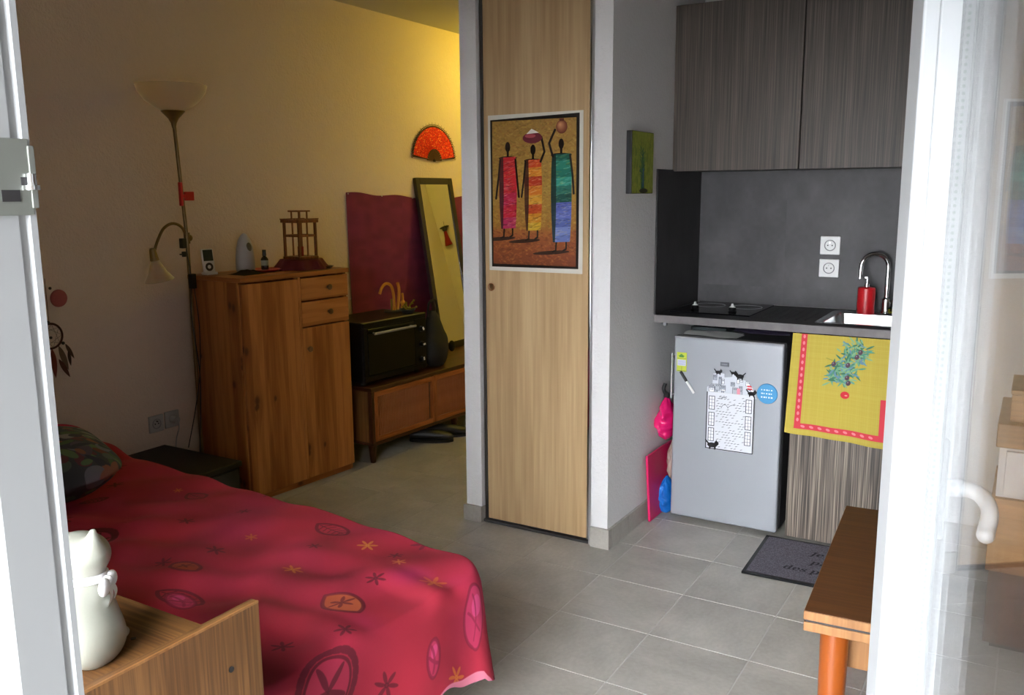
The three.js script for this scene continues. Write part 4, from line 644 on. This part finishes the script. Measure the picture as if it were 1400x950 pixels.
{ // black bag beside the oven
  const o = thing('black_bag', 'slouching black bag between the oven and the leaning mirror', 'bag', tvPoint(0.685, 0.4205, -0.12), TVA);
  part('body', grid(40, 26, (u, v) => { const a = u * Math.PI * 2, h = v, r = Math.pow(Math.sin(Math.PI * clamp(0.04 + h * 0.93, 0, 1)), 0.42) * lerp(1.05, 0.55, h), n = 0.86 + 0.28 * noise(u * 8, v * 6, 55, 8); return [Math.cos(a) * 0.115 * r * n + 0.03 * (1 - h) - 0.01, h * 0.335, Math.sin(a) * 0.075 * r * n]; }), std({ color: new THREE.Color(0.014, 0.013, 0.016), roughness: 0.75, side: THREE.DoubleSide }), o);
  part('handle', tube([[-0.05, 0.3, 0], [-0.04, 0.385, 0.005], [0.0, 0.4, 0.01], [0.03, 0.37, 0.005], [0.04, 0.3, 0]], 0.007, 30, 8), M.matBlack, o);
  part('tassel', ball(0.026, 0.15, 0.1, 0.02, 0.8, 1.3, 0.8), M.matBlack, o);
}
{ // leaning mirror
  const o = thing('leaning_mirror', 'tall narrow mirror in a dark frame leaning on the wall', 'mirror', [-3.315, 0.4215, -4.83], Math.PI / 2);
  o.rotation.order = 'YXZ'; o.rotation.x = -0.155;
  const w = 0.205, h = 1.135, f = 0.042;
  part('frame', [bx(-w, -w + f, 0, h, -0.014, 0.012, 0.003), bx(w - f, w, 0, h, -0.014, 0.012, 0.003), bx(-w + f, w - f, 0, f, -0.014, 0.012, 0.003), bx(-w + f, w - f, h - f, h, -0.014, 0.012, 0.003)], std({ color: srgb(44, 38, 44), roughness: 0.4 }), o);
  part('mirror_glass', bx(-w + f - 0.004, w - f + 0.004, f - 0.004, h - f + 0.004, -0.006, 0.004), M.mirror, o);
  part('backing', bx(-w + 0.01, w - 0.01, 0.01, h - 0.01, -0.012, -0.007), M.dark, o);
}
{ // shoes under the low cabinet
  for (const [i, x, z, r, lab] of [[0, -2.985, -4.06, 0.5, 'black shoe nearer the bed under the low cabinet'], [1, -2.97, -4.2, 0.7, 'black shoe further back under the low cabinet']]) {
    const o = thing('shoe', lab, 'shoe', [x, 0.001, z], r, 'black shoes under the low cabinet');
    const sec = [[-0.125, 0.026, 0.06], [-0.1, 0.036, 0.064], [-0.04, 0.036, 0.062], [0.02, 0.042, 0.056], [0.08, 0.044, 0.046], [0.115, 0.034, 0.034], [0.13, 0.012, 0.022]];
    part('upper', grid(24, 20, (u, v) => { const k = v * 6, i0 = Math.min(5, Math.floor(k)), t = k - i0, a = u * Math.PI * 2, x0 = lerp(sec[i0][0], sec[i0 + 1][0], t), w = lerp(sec[i0][1], sec[i0 + 1][1], t), h = lerp(sec[i0][2], sec[i0 + 1][2], t); return [x0, 0.014 + Math.max(-0.002, h * 0.5 + Math.sin(a) * h * 0.5), Math.cos(a) * w]; }), std({ color: new THREE.Color(0.012, 0.012, 0.014), roughness: 0.5, side: THREE.DoubleSide }), o);
    const sp = []; for (let k = 0; k <= 24; k++) { const a = k / 24 * Math.PI * 2; sp.push([Math.cos(a) * 0.13, Math.sin(a) * (0.04 + 0.006 * Math.cos(a))]); }
    part('sole', extr(sp, 0.014, 0.001).rotateX(-Math.PI / 2), M.matBlack, o);
  }
}
{ // seen only in the mirror
  const o = thing('wall_ornament', 'small dark and red hanging doll on the hallway wall seen in the leaning mirror', 'ornament', [-2.2, 1.36, ZH + 0.012]); o.scale.setScalar(0.75);
  part('head', [ball(0.03, 0, 0.2, 0.02), ball(0.05, 0, 0.225, 0.015, 1.4, 0.3, 0.6)], M.dark, o);
  part('dress', lathe([[0, 0.18], [0.02, 0.175], [0.03, 0.1], [0.055, 0.0], [0, 0]], 20).scale(1, 1, 0.5).translate(0, 0, 0.02), M.redCloth, o);
  part('cord', rod([0, 0.22, 0.01], [0, 0.3, 0.0], 0.002, 6), M.dark, o);
}
{ // hallway ceiling lamp, out of sight behind the closet
  const o = thing('ceiling_lamp', 'round white hallway ceiling lamp behind the closet', 'lamp', [-2.85, HC, -5.3]);
  part('mount', lathe([[0, 0], [0.16, 0], [0.16, -0.03], [0.14, -0.04], [0, -0.04]], 40), M.whitePlastic, o);
  part('diffuser', lathe([[0.001, -0.075], [0.08, -0.07], [0.13, -0.055], [0.14, -0.041]], 40), std({ color: 0xffffff, emissive: new THREE.Color(1, 0.8, 0.3), emissiveIntensity: 0.4, roughness: 0.6 }), o);
  const l = new THREE.PointLight(new THREE.Color().setRGB(...LAMP_COLOR), LAMP_CD, 0, 2); l.position.set(0, -0.12, 0); l.castShadow = true; l.shadow.radius = 4; l.name = 'lamp_light'; o.add(l);
}

// ------------------------------------------------------------------ bed
{
  const A = -5 * Math.PI / 180, F = [-3.46, 0, -2.1];
  const b = thing('bed', 'single bed under a red patterned bedspread with its head at the left wall', 'bed', F, A);
  part('mattress', bx(0.13, 2.18, 0.2, 0.425, 0.04, 0.78, 0.05), M.paper, b);
  part('base', bx(0.14, 2.16, 0.1, 0.2, 0.05, 0.77, 0.01), M.teakDark, b);
  for (const u of [0.2, 2.05]) for (const v of [0.1, 0.72]) part('leg', cyl(0.025, 0.03, 0.1, 14, u, 0, v), M.teakDark, b);
  const TU = 3.1, TV2 = 1.76, PX = 640;
  const t = canvasTex(TU * PX | 0, TV2 * PX | 0, (c, w, h) => {
    const P = (u, v) => [(u + 0.4) * PX, (v + 0.45) * PX];
    c.fillStyle = '#aa2238'; c.fillRect(0, 0, w, h);
    for (let i = 0; i < 700; i++) { const x = rnd() * w, y = rnd() * h, r = rr(30, 130), g = c.createRadialGradient(x, y, 0, x, y, r), k = ['206,44,72', '120,18,36', '214,52,86', '160,28,48', '190,40,100', '110,16,34', '196,40,60'][i % 7]; g.addColorStop(0, `rgba(${k},0.42)`); g.addColorStop(1, `rgba(${k},0)`); c.fillStyle = g; c.fillRect(x - r, y - r, 2 * r, 2 * r); }
    c.globalAlpha = 0.62; const st = (col, lw) => { c.strokeStyle = col; c.lineWidth = lw; c.lineCap = 'round'; };
    const flower = (u, v, r, col = '#4c0c1c') => { const [x, y] = P(u, v), a0 = rnd() * 6; c.fillStyle = col; for (let i = 0; i < 6; i++) { const a = a0 + i * Math.PI / 3; c.save(); c.translate(x, y); c.rotate(a); c.beginPath(); c.ellipse(r * 0.6, 0, r * 0.5, r * 0.17, 0, 0, 7); c.fill(); c.restore(); } c.beginPath(); c.arc(x, y, r * 0.2, 0, 7); c.fill(); };
    const leaf = (u, v, l, a, fill) => { const [x, y] = P(u, v); c.save(); c.translate(x, y); c.rotate(a); c.beginPath(); c.moveTo(-l, 0); c.bezierCurveTo(-l * 0.4, -l * 0.75, l * 0.7, -l * 0.7, l, 0); c.bezierCurveTo(l * 0.7, l * 0.7, -l * 0.4, l * 0.75, -l, 0); if (fill) { c.fillStyle = fill; c.fill(); } st('#560f22', 7); c.stroke(); if (fill) { c.restore(); flower(u, v, l * 0.42, '#5a1020'); return; } st('#560f22', 3); c.beginPath(); c.moveTo(-l * 0.8, 0); c.lineTo(l * 0.8, 0); for (let k = -2; k < 3; k++) { c.moveTo(k * l * 0.3, 0); c.lineTo(k * l * 0.3 + l * 0.15, l * 0.34); c.moveTo(k * l * 0.3, 0); c.lineTo(k * l * 0.3 + l * 0.15, -l * 0.34); } c.stroke(); c.restore(); };
    const star = (u, v, r) => { const [x, y] = P(u, v); st('#4a0c1e', 12); c.setLineDash([9, 7]); c.beginPath(); c.arc(x, y, r, 0, 7); c.stroke(); c.setLineDash([]); st('#4a0c1e', 5); c.beginPath(); c.arc(x, y, r * 0.82, 0, 7); c.stroke(); c.fillStyle = '#c03658'; c.beginPath(); c.arc(x, y, r * 0.78, 0, 7); c.fill(); c.fillStyle = '#4a0c1e'; for (let i = 0; i < 5; i++) { c.save(); c.translate(x, y); c.rotate(i * Math.PI * 0.4 + 0.3); c.beginPath(); c.ellipse(r * 0.38, 0, r * 0.38, r * 0.1, 0, 0, 7); c.fill(); c.restore(); } };
    const spot = (u, v, r, col) => flower(u, v, r, col);
    const oval = (u, v, a, b2, rot) => { const [x, y] = P(u, v); c.save(); c.translate(x, y); c.rotate(rot); st('#7a1432', 6); c.fillStyle = '#d03e70'; c.beginPath(); c.ellipse(0, 0, a, b2, 0, 0, 7); c.fill(); c.stroke(); c.fillStyle = '#e85a98'; c.beginPath(); c.ellipse(-a * 0.35, -b2 * 0.1, a * 0.35, b2 * 0.5, 0.4, 0, 7); c.fill(); st('#8a1a3a', 5); c.beginPath(); c.moveTo(-a * 0.7, b2 * 0.3); c.quadraticCurveTo(0, -b2 * 0.4, a * 0.7, b2 * 0.2); c.moveTo(-a * 0.2, b2 * 0.7); c.quadraticCurveTo(a * 0.2, 0, a * 0.4, -b2 * 0.6); c.stroke(); c.restore(); };
    // motifs strewn over the cloth
    const grd = []; for (let i = 0; i < 130; i++) { const u = rr(-0.3, 2.6), v = rr(-0.4, 1.25); if (u > 1.4 && v > 0 && v < 0.8 && u < 2.45) continue; if (grd.some((q) => Math.hypot(q[0] - u, q[1] - v) < 0.14)) continue; grd.push([u, v]); const k = i % 5; if (k === 0) leaf(u, v, rr(20, 36), rr(0, 6), i % 2 ? '#a8502e' : null); else if (k === 1) flower(u, v, rr(14, 24)); else if (k === 2) spot(u, v, rr(9, 16), '#d88a30'); else if (k === 3 && i % 4 === 0) star(u, v, rr(30, 44)); else flower(u, v, rr(18, 26), '#64102a'); }
    leaf(2.09, 0.39, 50, 0.2, '#c87c34'); star(2.34, 0.6, 58); flower(2.08, 0.26, 17); spot(2.19, 0.16, 22, '#e0902c'); spot(2.05, 0.14, 13, '#e0a040'); leaf(1.74, 0.61, 46, -0.2); oval(1.76, 0.62, 34, 20, 0.2); leaf(1.6, 0.5, 40, 0.1, '#a65a2c'); leaf(1.72, 0.08, 44, 0.1); leaf(1.1, 0.12, 36, 0.2); flower(1.57, 0.38, 17); flower(2.22, 0.5, 16); flower(2.0, 0.1, 14); spot(1.89, 0.1, 18, '#d8a030'); flower(1.37, 0.13, 14); spot(1.85, 0.34, 17, '#dca030'); flower(1.79, 0.21, 13); spot(1.56, 0.25, 12, '#d09030'); flower(1.5, 0.5, 15); flower(2.12, 0.6, 17);
    { const [x, y] = P(2.13, 0.18), g = c.createRadialGradient(x, y, 0, x, y, 50); g.addColorStop(0, 'rgba(224,56,140,0.9)'); g.addColorStop(1, 'rgba(224,56,140,0)'); c.fillStyle = g; c.fillRect(x - 50, y - 50, 100, 100); }
    oval(2.36, 0.07, 58, 34, 0.05); oval(2.4, 0.26, 30, 16, 0.1); spot(2.5, 0.17, 20, '#e0902c'); flower(2.4, 0.42, 22); leaf(2.42, 0.85, 40, 1.2, '#b8602e');
    c.globalAlpha = 1; c.fillStyle = '#e2839a'; c.fillRect(P(2.512, 0)[0], 0, 300, h); 
  });
  const o = thing('bedspread', 'red batik bedspread with flower and leaf prints draped over the bed', 'bedspread', F, A);
  const U0 = 0.1, U1 = 2.235, W0 = -0.005, W1 = 0.82, R = 0.1, NP = 520;
  const per = []; { const L = [[U0 + R, W0, U1 - R, W0], [U1, W0 + R, U1, W1 - R], [U1 - R, W1, U0 + R, W1], [U0, W1 - R, U0, W0 + R]], C = [[U1 - R, W0 + R, -Math.PI / 2], [U1 - R, W1 - R, 0], [U0 + R, W1 - R, Math.PI / 2], [U0 + R, W0 + R, Math.PI]]; const tot = 2 * (U1 - U0 + W1 - W0 - 4 * R) + 2 * Math.PI * R; for (let k = 0; k < 4; k++) { const [a, b1, c1, d] = L[k], l = Math.hypot(c1 - a, d - b1), n = Math.round(l / tot * NP); for (let i = 0; i < n; i++) per.push([lerp(a, c1, i / n), lerp(b1, d, i / n), [0, 1, 0, -1][k], [-1, 0, 1, 0][k]]); const m = 24; for (let i = 0; i < m; i++) { const q = C[k][2] + i / m * Math.PI / 2; per.push([C[k][0] + Math.cos(q) * R, C[k][1] + Math.sin(q) * R, Math.cos(q), Math.sin(q)]); } } }
  const n = per.length, cu = (U0 + U1) / 2, cv = (W0 + W1) / 2;
  const topY = (u, v) => 0.447 + 0.1 * Math.pow(clamp(1 - (u - 0.05) / 0.45, 0, 1), 1.5) + 0.013 * (noise(u * 5, v * 6, 71) - 0.5) + 0.012 * Math.sin(u * 21 + Math.sin(v * 7) * 2.2) * noise(u * 3, v * 3, 75) + 0.022 * Math.pow(Math.max(0, Math.sin(v * 24 + 6 * noise(u * 1.5, v, 88))), 2) * clamp((u - 1.85) / 0.35, 0, 1) * 0.8 + 0.02 * Math.sin((u * 0.6 + v) * 30) * clamp(noise(u * 2.6, v * 4, 79) - 0.45, 0, 1) - 0.012 * Math.pow(clamp((u - 1.9) / 0.35, 0, 1), 2);
  const NT = 44, NS = 30, er = 0.045;
  const g = grid(n, NT + NS, (su, sv) => {
    const p = per[Math.round(su * n) % n], k = Math.round(sv * (NT + NS));
    if (k <= NT) { const f = Math.pow(k / NT, 0.8), u = cu + (p[0] - cu) * f, v = cv + (p[1] - cv) * f; return [u, topY(u, v), v, (u + 0.4) / TU, 1 - (v + 0.45) / TV2]; }
    const i = k - NT, headness = clamp((0.5 - p[0]) / 0.4, 0, 1) * (p[2] < -0.5 ? 1 : 0);
    const drop = (p[2] < -0.5 ? 0.06 : 0.258) + 0.02 * noise(su * 34, 2, 83, 34) + 0.012 * Math.sin(su * 60);
    const s = i / NS * (drop + 0.026), arc = er * Math.PI / 2; let out, down;
    if (s < arc) { out = er * Math.sin(s / er) * 0.6; down = er * (1 - Math.cos(s / er)); } else { out = er * 0.6; down = er + (s - arc); }
    const q = clamp((s - 0.03) / 0.3, 0, 1), wave = Math.sin(su * 2 * Math.PI * 26 + 2 * Math.sin(su * 40)) * 0.7 + Math.sin(su * 2 * Math.PI * 11 + 1) * 0.5;
    out += q * (0.012 + 0.02 * wave) * (p[2] < -0.5 ? 0.1 : 1) + 0.012 * (noise(su * 60, q * 4, 85, 60) - 0.5) * q;
    const corner = p[2] * -p[3] > 0 ? 4 * p[2] * p[2] * p[3] * p[3] : 0; out += 0.03 * q * corner; if (corner > 0.2) down += 0.05 * q * corner;
    const u = p[0] + p[2] * out, v = p[1] + p[3] * out; const tu = p[0] + p[2] * s, tv = p[1] + p[3] * s;
    return [u, topY(p[0], p[1]) - down, v, (tu + 0.4) / TU, 1 - (tv + 0.45) / TV2];
  });
  part('cloth', g, std({ map: t, roughness: 0.85, side: THREE.DoubleSide }), o);
  // cushion
  const pt = canvasTex(512, 512, (c, w, h) => { c.fillStyle = '#44454a'; c.fillRect(0, 0, w, h); for (let i = 0; i < 620; i++) { c.fillStyle = ['#566058', '#6e6c76', '#3a3a4a', '#70403c', '#4a5e46', '#827c7c', '#544a5a', '#86584a', '#3c4850', '#5c7050', '#643a44'][i % 11]; c.beginPath(); c.ellipse(rnd() * w, rnd() * h, rr(8, 34), rr(6, 20), rr(0, 6), 0, 7); c.fill(); } });
  const q = thing('cushion', 'floral patterned cushion in green grey and red at the head of the bed', 'cushion');
  const cush = grid(48, 40, (u, v) => { const a = u * Math.PI * 2, e = (v - 0.5) * Math.PI, pw = (x, k) => Math.sign(x) * Math.pow(Math.abs(x), k), cx = pw(Math.cos(a), 0.5) * pw(Math.cos(e), 0.35), cz = pw(Math.sin(a), 0.5) * pw(Math.cos(e), 0.35), y = Math.sin(e), th = Math.pow(Math.max(0, (1 - Math.pow(Math.abs(cx), 2.6)) * (1 - Math.pow(Math.abs(cz), 2.6))), 0.4); return [cx * 0.24 * (1 + 0.06 * noise(u * 8, v * 6, 91, 8)), y * 0.105 * Math.max(th, 0.04) + 0.012 * (noise(u * 9, v * 8, 93, 9) - 0.5), cz * 0.3, cx * 0.45 + 0.5, cz * 0.45 + 0.5]; });
  const cm = part('cover', cush, std({ map: pt, roughness: 0.92, side: THREE.DoubleSide }), q);
  const piping = []; q.position.set(-2.84, 0.545, -1.55); q.rotation.set(0.06, -0.3, -0.06);
}

// ------------------------------------------------------------------ foreground shelf with the cat
{
  const o = thing('side_shelf', 'brown wooden shelf unit with raised side panel in the foreground', 'shelf', [-1.155, 0, -0.49]);
  const W = 0.56, T = 0.018;
  const s = part('side_panel', bx(-T, 0, 0, 0.72, -0.545, 0, 0.001, 0.05, 0.3), M.brown, o); part('edge_band', bx(-0.003, 0.0004, 0.7165, 0.7208, -0.5445, -0.001), M.benchEdge, s);
  part('screw_hole', new THREE.CylinderGeometry(0.0055, 0.0055, 0.002, 16).rotateZ(Math.PI / 2).translate(0.0005, 0.621, -0.474), M.black, s);
  part('side_panel', bx(-W, -W + T, 0, 0.72, -0.545, 0, 0.001, 0.2, 0.1), M.brown, o);
  const b = part('top_board', bx(-W + T, -T, 0.622, 0.64, -0.535, -0.005, 0.001, 0, 0, true), M.brown, o);
  part('screw_hole', new THREE.CylinderGeometry(0.005, 0.005, 0.002, 16).translate(-0.212, 0.6402, -0.435), M.black, b);
  part('lower_board', bx(-W + T, -T, 0.2, 0.218, -0.535, -0.005, 0.001, 0, 0, true), M.brown, o);
  part('back_board', bx(-W + T, -T, 0.218, 0.622, -0.535, -0.523, 0.001), M.brown, o);
}
{ // white cat figurine sitting with its back half turned, facing right
  const o = thing('cat_figurine', 'white glazed sitting cat figurine with a white ribbon bow on the wooden shelf', 'figurine', [-1.398, 0.6405, -0.838], 1.76); o.scale.setScalar(0.98);
  const E = (x, y, z, cx, cy, cz, rx, ry, rz) => { const a = (x - cx) / rx, b = (y - cy) / ry, c = (z - cz) / rz, k = Math.hypot(a, b, c); return (k - 1) * Math.min(rx, ry, rz); };
  const cone = (x, y, z, ax, ay, az, bx_, by, bz, ra, rb) => { const px = x - ax, py = y - ay, pz = z - az, dx = bx_ - ax, dy = by - ay, dz = bz - az, t = clamp((px * dx + py * dy + pz * dz) / (dx * dx + dy * dy + dz * dz), 0, 1); return Math.hypot(px - dx * t, py - dy * t, pz - dz * t) - lerp(ra, rb, t); };
  const f = (x, y, z) => {
    let d = E(x, y, z, -0.006, 0.058, 0, 0.074, 0.07, 0.08);
    d = smin(d, cone(x, y, z, 0.0, 0.07, 0, 0.018, 0.15, 0, 0.062, 0.04), 0.03);
    d = smin(d, E(x, y, z, 0.022, 0.183, 0, 0.05, 0.042, 0.055), 0.014);
    d = smin(d, E(x, y, z, 0.06, 0.171, 0, 0.014, 0.013, 0.016), 0.012);
    for (const s of [-1, 1]) { d = smin(d, cone(x, y, z, 0.018, 0.198, s * 0.034, 0.012, 0.236, s * 0.047, 0.024, 0.006), 0.008); d = smin(d, E(x, y, z, -0.004, 0.036, s * 0.056, 0.056, 0.042, 0.03), 0.014); d = smin(d, cone(x, y, z, 0.046, 0.08, s * 0.02, 0.062, 0.012, s * 0.022, 0.017, 0.014), 0.012); d = smin(d, E(x, y, z, 0.074, 0.01, s * 0.023, 0.02, 0.012, 0.015), 0.006); }
    d = smin(d, cone(x, y, z, -0.07, 0.016, -0.02, -0.02, 0.014, -0.085, 0.013, 0.011), 0.01); d = smin(d, cone(x, y, z, -0.02, 0.014, -0.085, 0.04, 0.012, -0.08, 0.011, 0.008), 0.008);
    return Math.max(d, -y);
  };
  const glaze = phys({ color: new THREE.Color(0.31, 0.315, 0.265), roughness: 0.4, clearcoat: 0.4, clearcoatRoughness: 0.2 });
  part('body', sdfMesh(f, [0, 0.118, 0], 0.14, 88), glaze, o);
  for (const s of [-1, 1]) part('eye', ball(0.0052, 0.0655, 0.19, s * 0.019, 0.5, 1, 1), M.dark, o);
  part('nose', ball(0.004, 0.0735, 0.175, 0, 0.6, 0.7, 1), M.redCloth, o);
  const rib = std({ color: new THREE.Color(0.8, 0.79, 0.79), roughness: 0.5, side: THREE.DoubleSide });
  part('ribbon', new THREE.TorusGeometry(0.045, 0.0055, 8, 40).scale(1, 1, 1.4).rotateX(Math.PI / 2), rib, o, [0.017, 0.146, 0], [0, 0, -0.12]);
  const bow = part('bow_knot', ball(0.0095, 0, 0, 0), rib, o, [0.017 + 0.012, 0.14, 0.053], [0, -1.1, 0]);
  for (const s of [-1, 1]) part('bow_loop', ball(0.018, 0, 0, s * 0.02, 0.5, 0.85, 1), rib, bow, [0, 0, 0], [s * 0.25, 0, 0]);
  for (const s of [-1, 1]) part('bow_tail', grid(4, 10, (u, v) => [0.003 + 0.006 * Math.sin(v * 4), -0.004 - v * 0.05, s * (0.004 + v * 0.016) + (u - 0.5) * 0.016]), rib, bow);
}

// ------------------------------------------------------------------ french window: the left leaf shut, the right leaf open
function leafPanes(o, x0, x1, y0, y1, z) {
  for (const zz of [z, z + 0.016]) part('pane', bx(x0 - 0.004, x1 + 0.004, y0 - 0.004, y1 + 0.004, zz, zz + 0.004), M.glass, o);
}
const dots = (() => { const t = pixTex(32, 32, (x, y) => { const d = Math.hypot((x % 16) - 8, (y % 16) - 8); const v = d < 4 ? 128 : 168; return [v, v + 5, v + 6]; }); t.repeat.set(60, 60); return t; })();
M.keep = std({ color: new THREE.Color(0.3, 0.315, 0.285), metalness: 0.5, roughness: 0.45 });
M.spacer = std({ map: dots, color: new THREE.Color().setScalar(0.4), metalness: 0.2, roughness: 0.6 });
{
  const L = 0.8815, y0 = 0.03, y1 = 2.19, T = 0.064, s0 = 0.073;
  const o = struct('window_2', [-0.164 + 0.8815 * 0.3256, 0, -1.283 + 0.8815 * 0.9455], 109 * Math.PI / 180);
  // local x from the hinge to the free edge, z from the outer face to the inner
  const stile = (a, b, c, name) => part(name, [bx(a, b, y0, y1, 0, T, 0.004), bx(Math.min(b, c), Math.max(b, c) , y0, y1, 0.0, 0.001)].slice(0, 1), M.pvc, o);
  part('stile', bx(L - 0.064, L, y0, y1, 0, T, 0.004), M.pvc, o); part('glazing_bead', bx(L - s0, L - 0.064, y0 + 0.06, y1 - 0.06, 0.018, T - 0.012, 0.002), M.pvc, o); 
  part('stile', bx(0, 0.064, y0, y1, 0, T, 0.004), M.pvc, o); part('glazing_bead', bx(0.064, s0, y0 + 0.06, y1 - 0.06, 0.018, T - 0.012, 0.002), M.pvc, o);
  part('bottom_rail', bx(0.064, L - 0.064, y0, y0 + 0.09, 0.001, T - 0.001, 0.003), M.pvc, o); part('top_rail', bx(0.064, L - 0.064, y1 - 0.073, y1, 0.001, T - 0.001, 0.003), M.pvc, o);
  part('edge_seal', bx(L, L + 0.006, y0, y1, 0.006, 0.02, 0.001), M.gasket, o);
  leafPanes(o, s0, L - s0, y0 + 0.09, y1 - 0.073, 0.0375);
  part('spacer_bar', bx(L - s0 - 0.014, L - s0 + 0.002, y0 + 0.09, y1 - 0.073, 0.0416, 0.0534), M.spacer, o); part('spacer_bar', bx(s0 - 0.002, s0 + 0.014, y0 + 0.09, y1 - 0.073, 0.0416, 0.0534), M.spacer, o);
  const h = part('handle', [bx(L - 0.052, L - 0.022, 0.975, 1.115, T, T + 0.01, 0.004), cyl(0.012, 0.012, 0.035, 18).rotateX(Math.PI / 2).translate(L - 0.037, 1.045, T), tube([[L - 0.037, 1.045, T + 0.033], [L - 0.06, 1.046, T + 0.046], [L - 0.095, 1.036, T + 0.05], [L - 0.12, 1.012, T + 0.04]], 0.0105, 30, 14), ball(0.0108, L - 0.12, 1.012, T + 0.04)], M.pvc, o);
}
{
  const EX = -0.768, ZI = -0.462, o = struct('window_1', [EX, 0, ZI]); // origin at the inner corner of the free edge, leaf runs to -x
  const y0 = 0.03, y1 = 2.19, L = 0.84, T = 0.078, s0 = 0.09;
  // section of the free stile in x, z
  const prof = [[-s0, 0.004], [0, 0], [0, 0.006], [-0.004, 0.008], [-0.004, 0.0145], [-0.001, 0.016], [-0.001, 0.058], [-0.014, 0.074], [-0.016, T], [-s0, T]];
  const g = extr(prof.map(([x, z]) => [x, -z]), y1 - y0).rotateX(-Math.PI / 2).translate(0, y0, 0);
  part('stile', g, M.pvc, o);
  part('stile', bx(-L, -L + s0, y0, y1, 0, T, 0.004), M.pvc, o);
  part('bottom_rail', bx(-L + s0, -s0, y0, y0 + 0.09, 0.003, T - 0.001, 0.003), M.pvc, o); part('top_rail', bx(-L + s0, -s0, y1 - 0.073, y1, 0.003, T - 0.001, 0.003), M.pvc, o);
  leafPanes(o, -L + s0, -s0, y0 + 0.09, y1 - 0.073, 0.02);
  // metal keep of the lock on the free edge
  const k = part('keep_plate', [bx(-0.003, 0.0015, 1.424, 1.49, 0.002, 0.056, 0.001), bx(-0.012, 0.003, 1.43, 1.484, -0.002, 0.004, 0.001)], M.keep, o);
  part('keep_roller', [cyl(0.0045, 0.0045, 0.012, 14, 0.004, 1.448, 0.004), cyl(0.007, 0.007, 0.004, 14, 0.004, 1.446, 0.004)], M.chrome, k);
  part('keep_slot', [bx(0.0012, 0.0022, 1.45, 1.457, 0.005, 0.012), bx(0.0012, 0.0022, 1.436, 1.446, 0.014, 0.03)], M.dark, k);
}
{ // outer frame
  const o = struct('window_frame');
  part('jamb', bx(OX0, OX0 + 0.055, 0, 2.2, ZW - 0.01, ZW + 0.07, 0.004), M.pvc, o); part('jamb', bx(OX1 - 0.018, OX1, 0, 2.2, ZW + 0.02, ZW + 0.08, 0.004), M.pvc, o);
  part('head', bx(OX0, OX1, 2.19, 2.2, ZW - 0.01, ZW + 0.07), M.pvc, o); part('threshold', bx(OX0, OX1, 0, 0.025, ZW - 0.01, ZW + 0.07, 0.003), M.alu, o);
}
// ------------------------------------------------------------------ seen through the open leaf
{
  const o = thing('white_sideboard', 'sideboard with white drawers above an added wooden band, seen through the glass door', 'sideboard', [0.3, 0, -3.0]);
  part('base', bx(-0.35, 0.35, 0.02, 0.5, -0.38, 0.0, 0.002), M.teakDark, o); part('added_wood_band', bx(-0.36, 0.36, 0.265, 0.503, -0.36, 0.016, 0.003, 0, 0, true), M.benchEdge, o); part('body', bx(-0.35, 0.35, 0.505, 0.665, -0.38, 0.002, 0.002), M.dullWhite, o);  // light wood band added to imitate the closet wood mirrored in the glass
  part('drawer', bx(-0.33, -0.005, 0.515, 0.655, 0.002, 0.018, 0.002), M.dullWhite, o); part('drawer', bx(0.005, 0.33, 0.515, 0.655, 0.002, 0.018, 0.002), M.dullWhite, o);
  part('top_board', bx(-0.36, 0.36, 0.665, 0.74, -0.39, 0.02, 0.004, 0, 0, true), M.brown, o);
  part('base_plinth', bx(-0.33, 0.33, 0, 0.02, -0.36, -0.02), M.dark, o);
  const b = thing('wooden_box', 'brown wooden box standing on the sideboard with white drawers', 'box', [0.27, 0.7405, -3.15]);
  part('body', bx(-0.3, 0.3, 0, 0.085, -0.13, 0.13, 0.003, 0, 0, true), M.brown, b); part('lid', bx(-0.303, 0.303, 0.085, 0.1, -0.133, 0.133, 0.003, 0, 0, true), M.brown, b);
}
scene.traverse((m) => { if (m.isMesh) m.castShadow = m.receiveShadow = true; });
renderer.render(scene, camera);
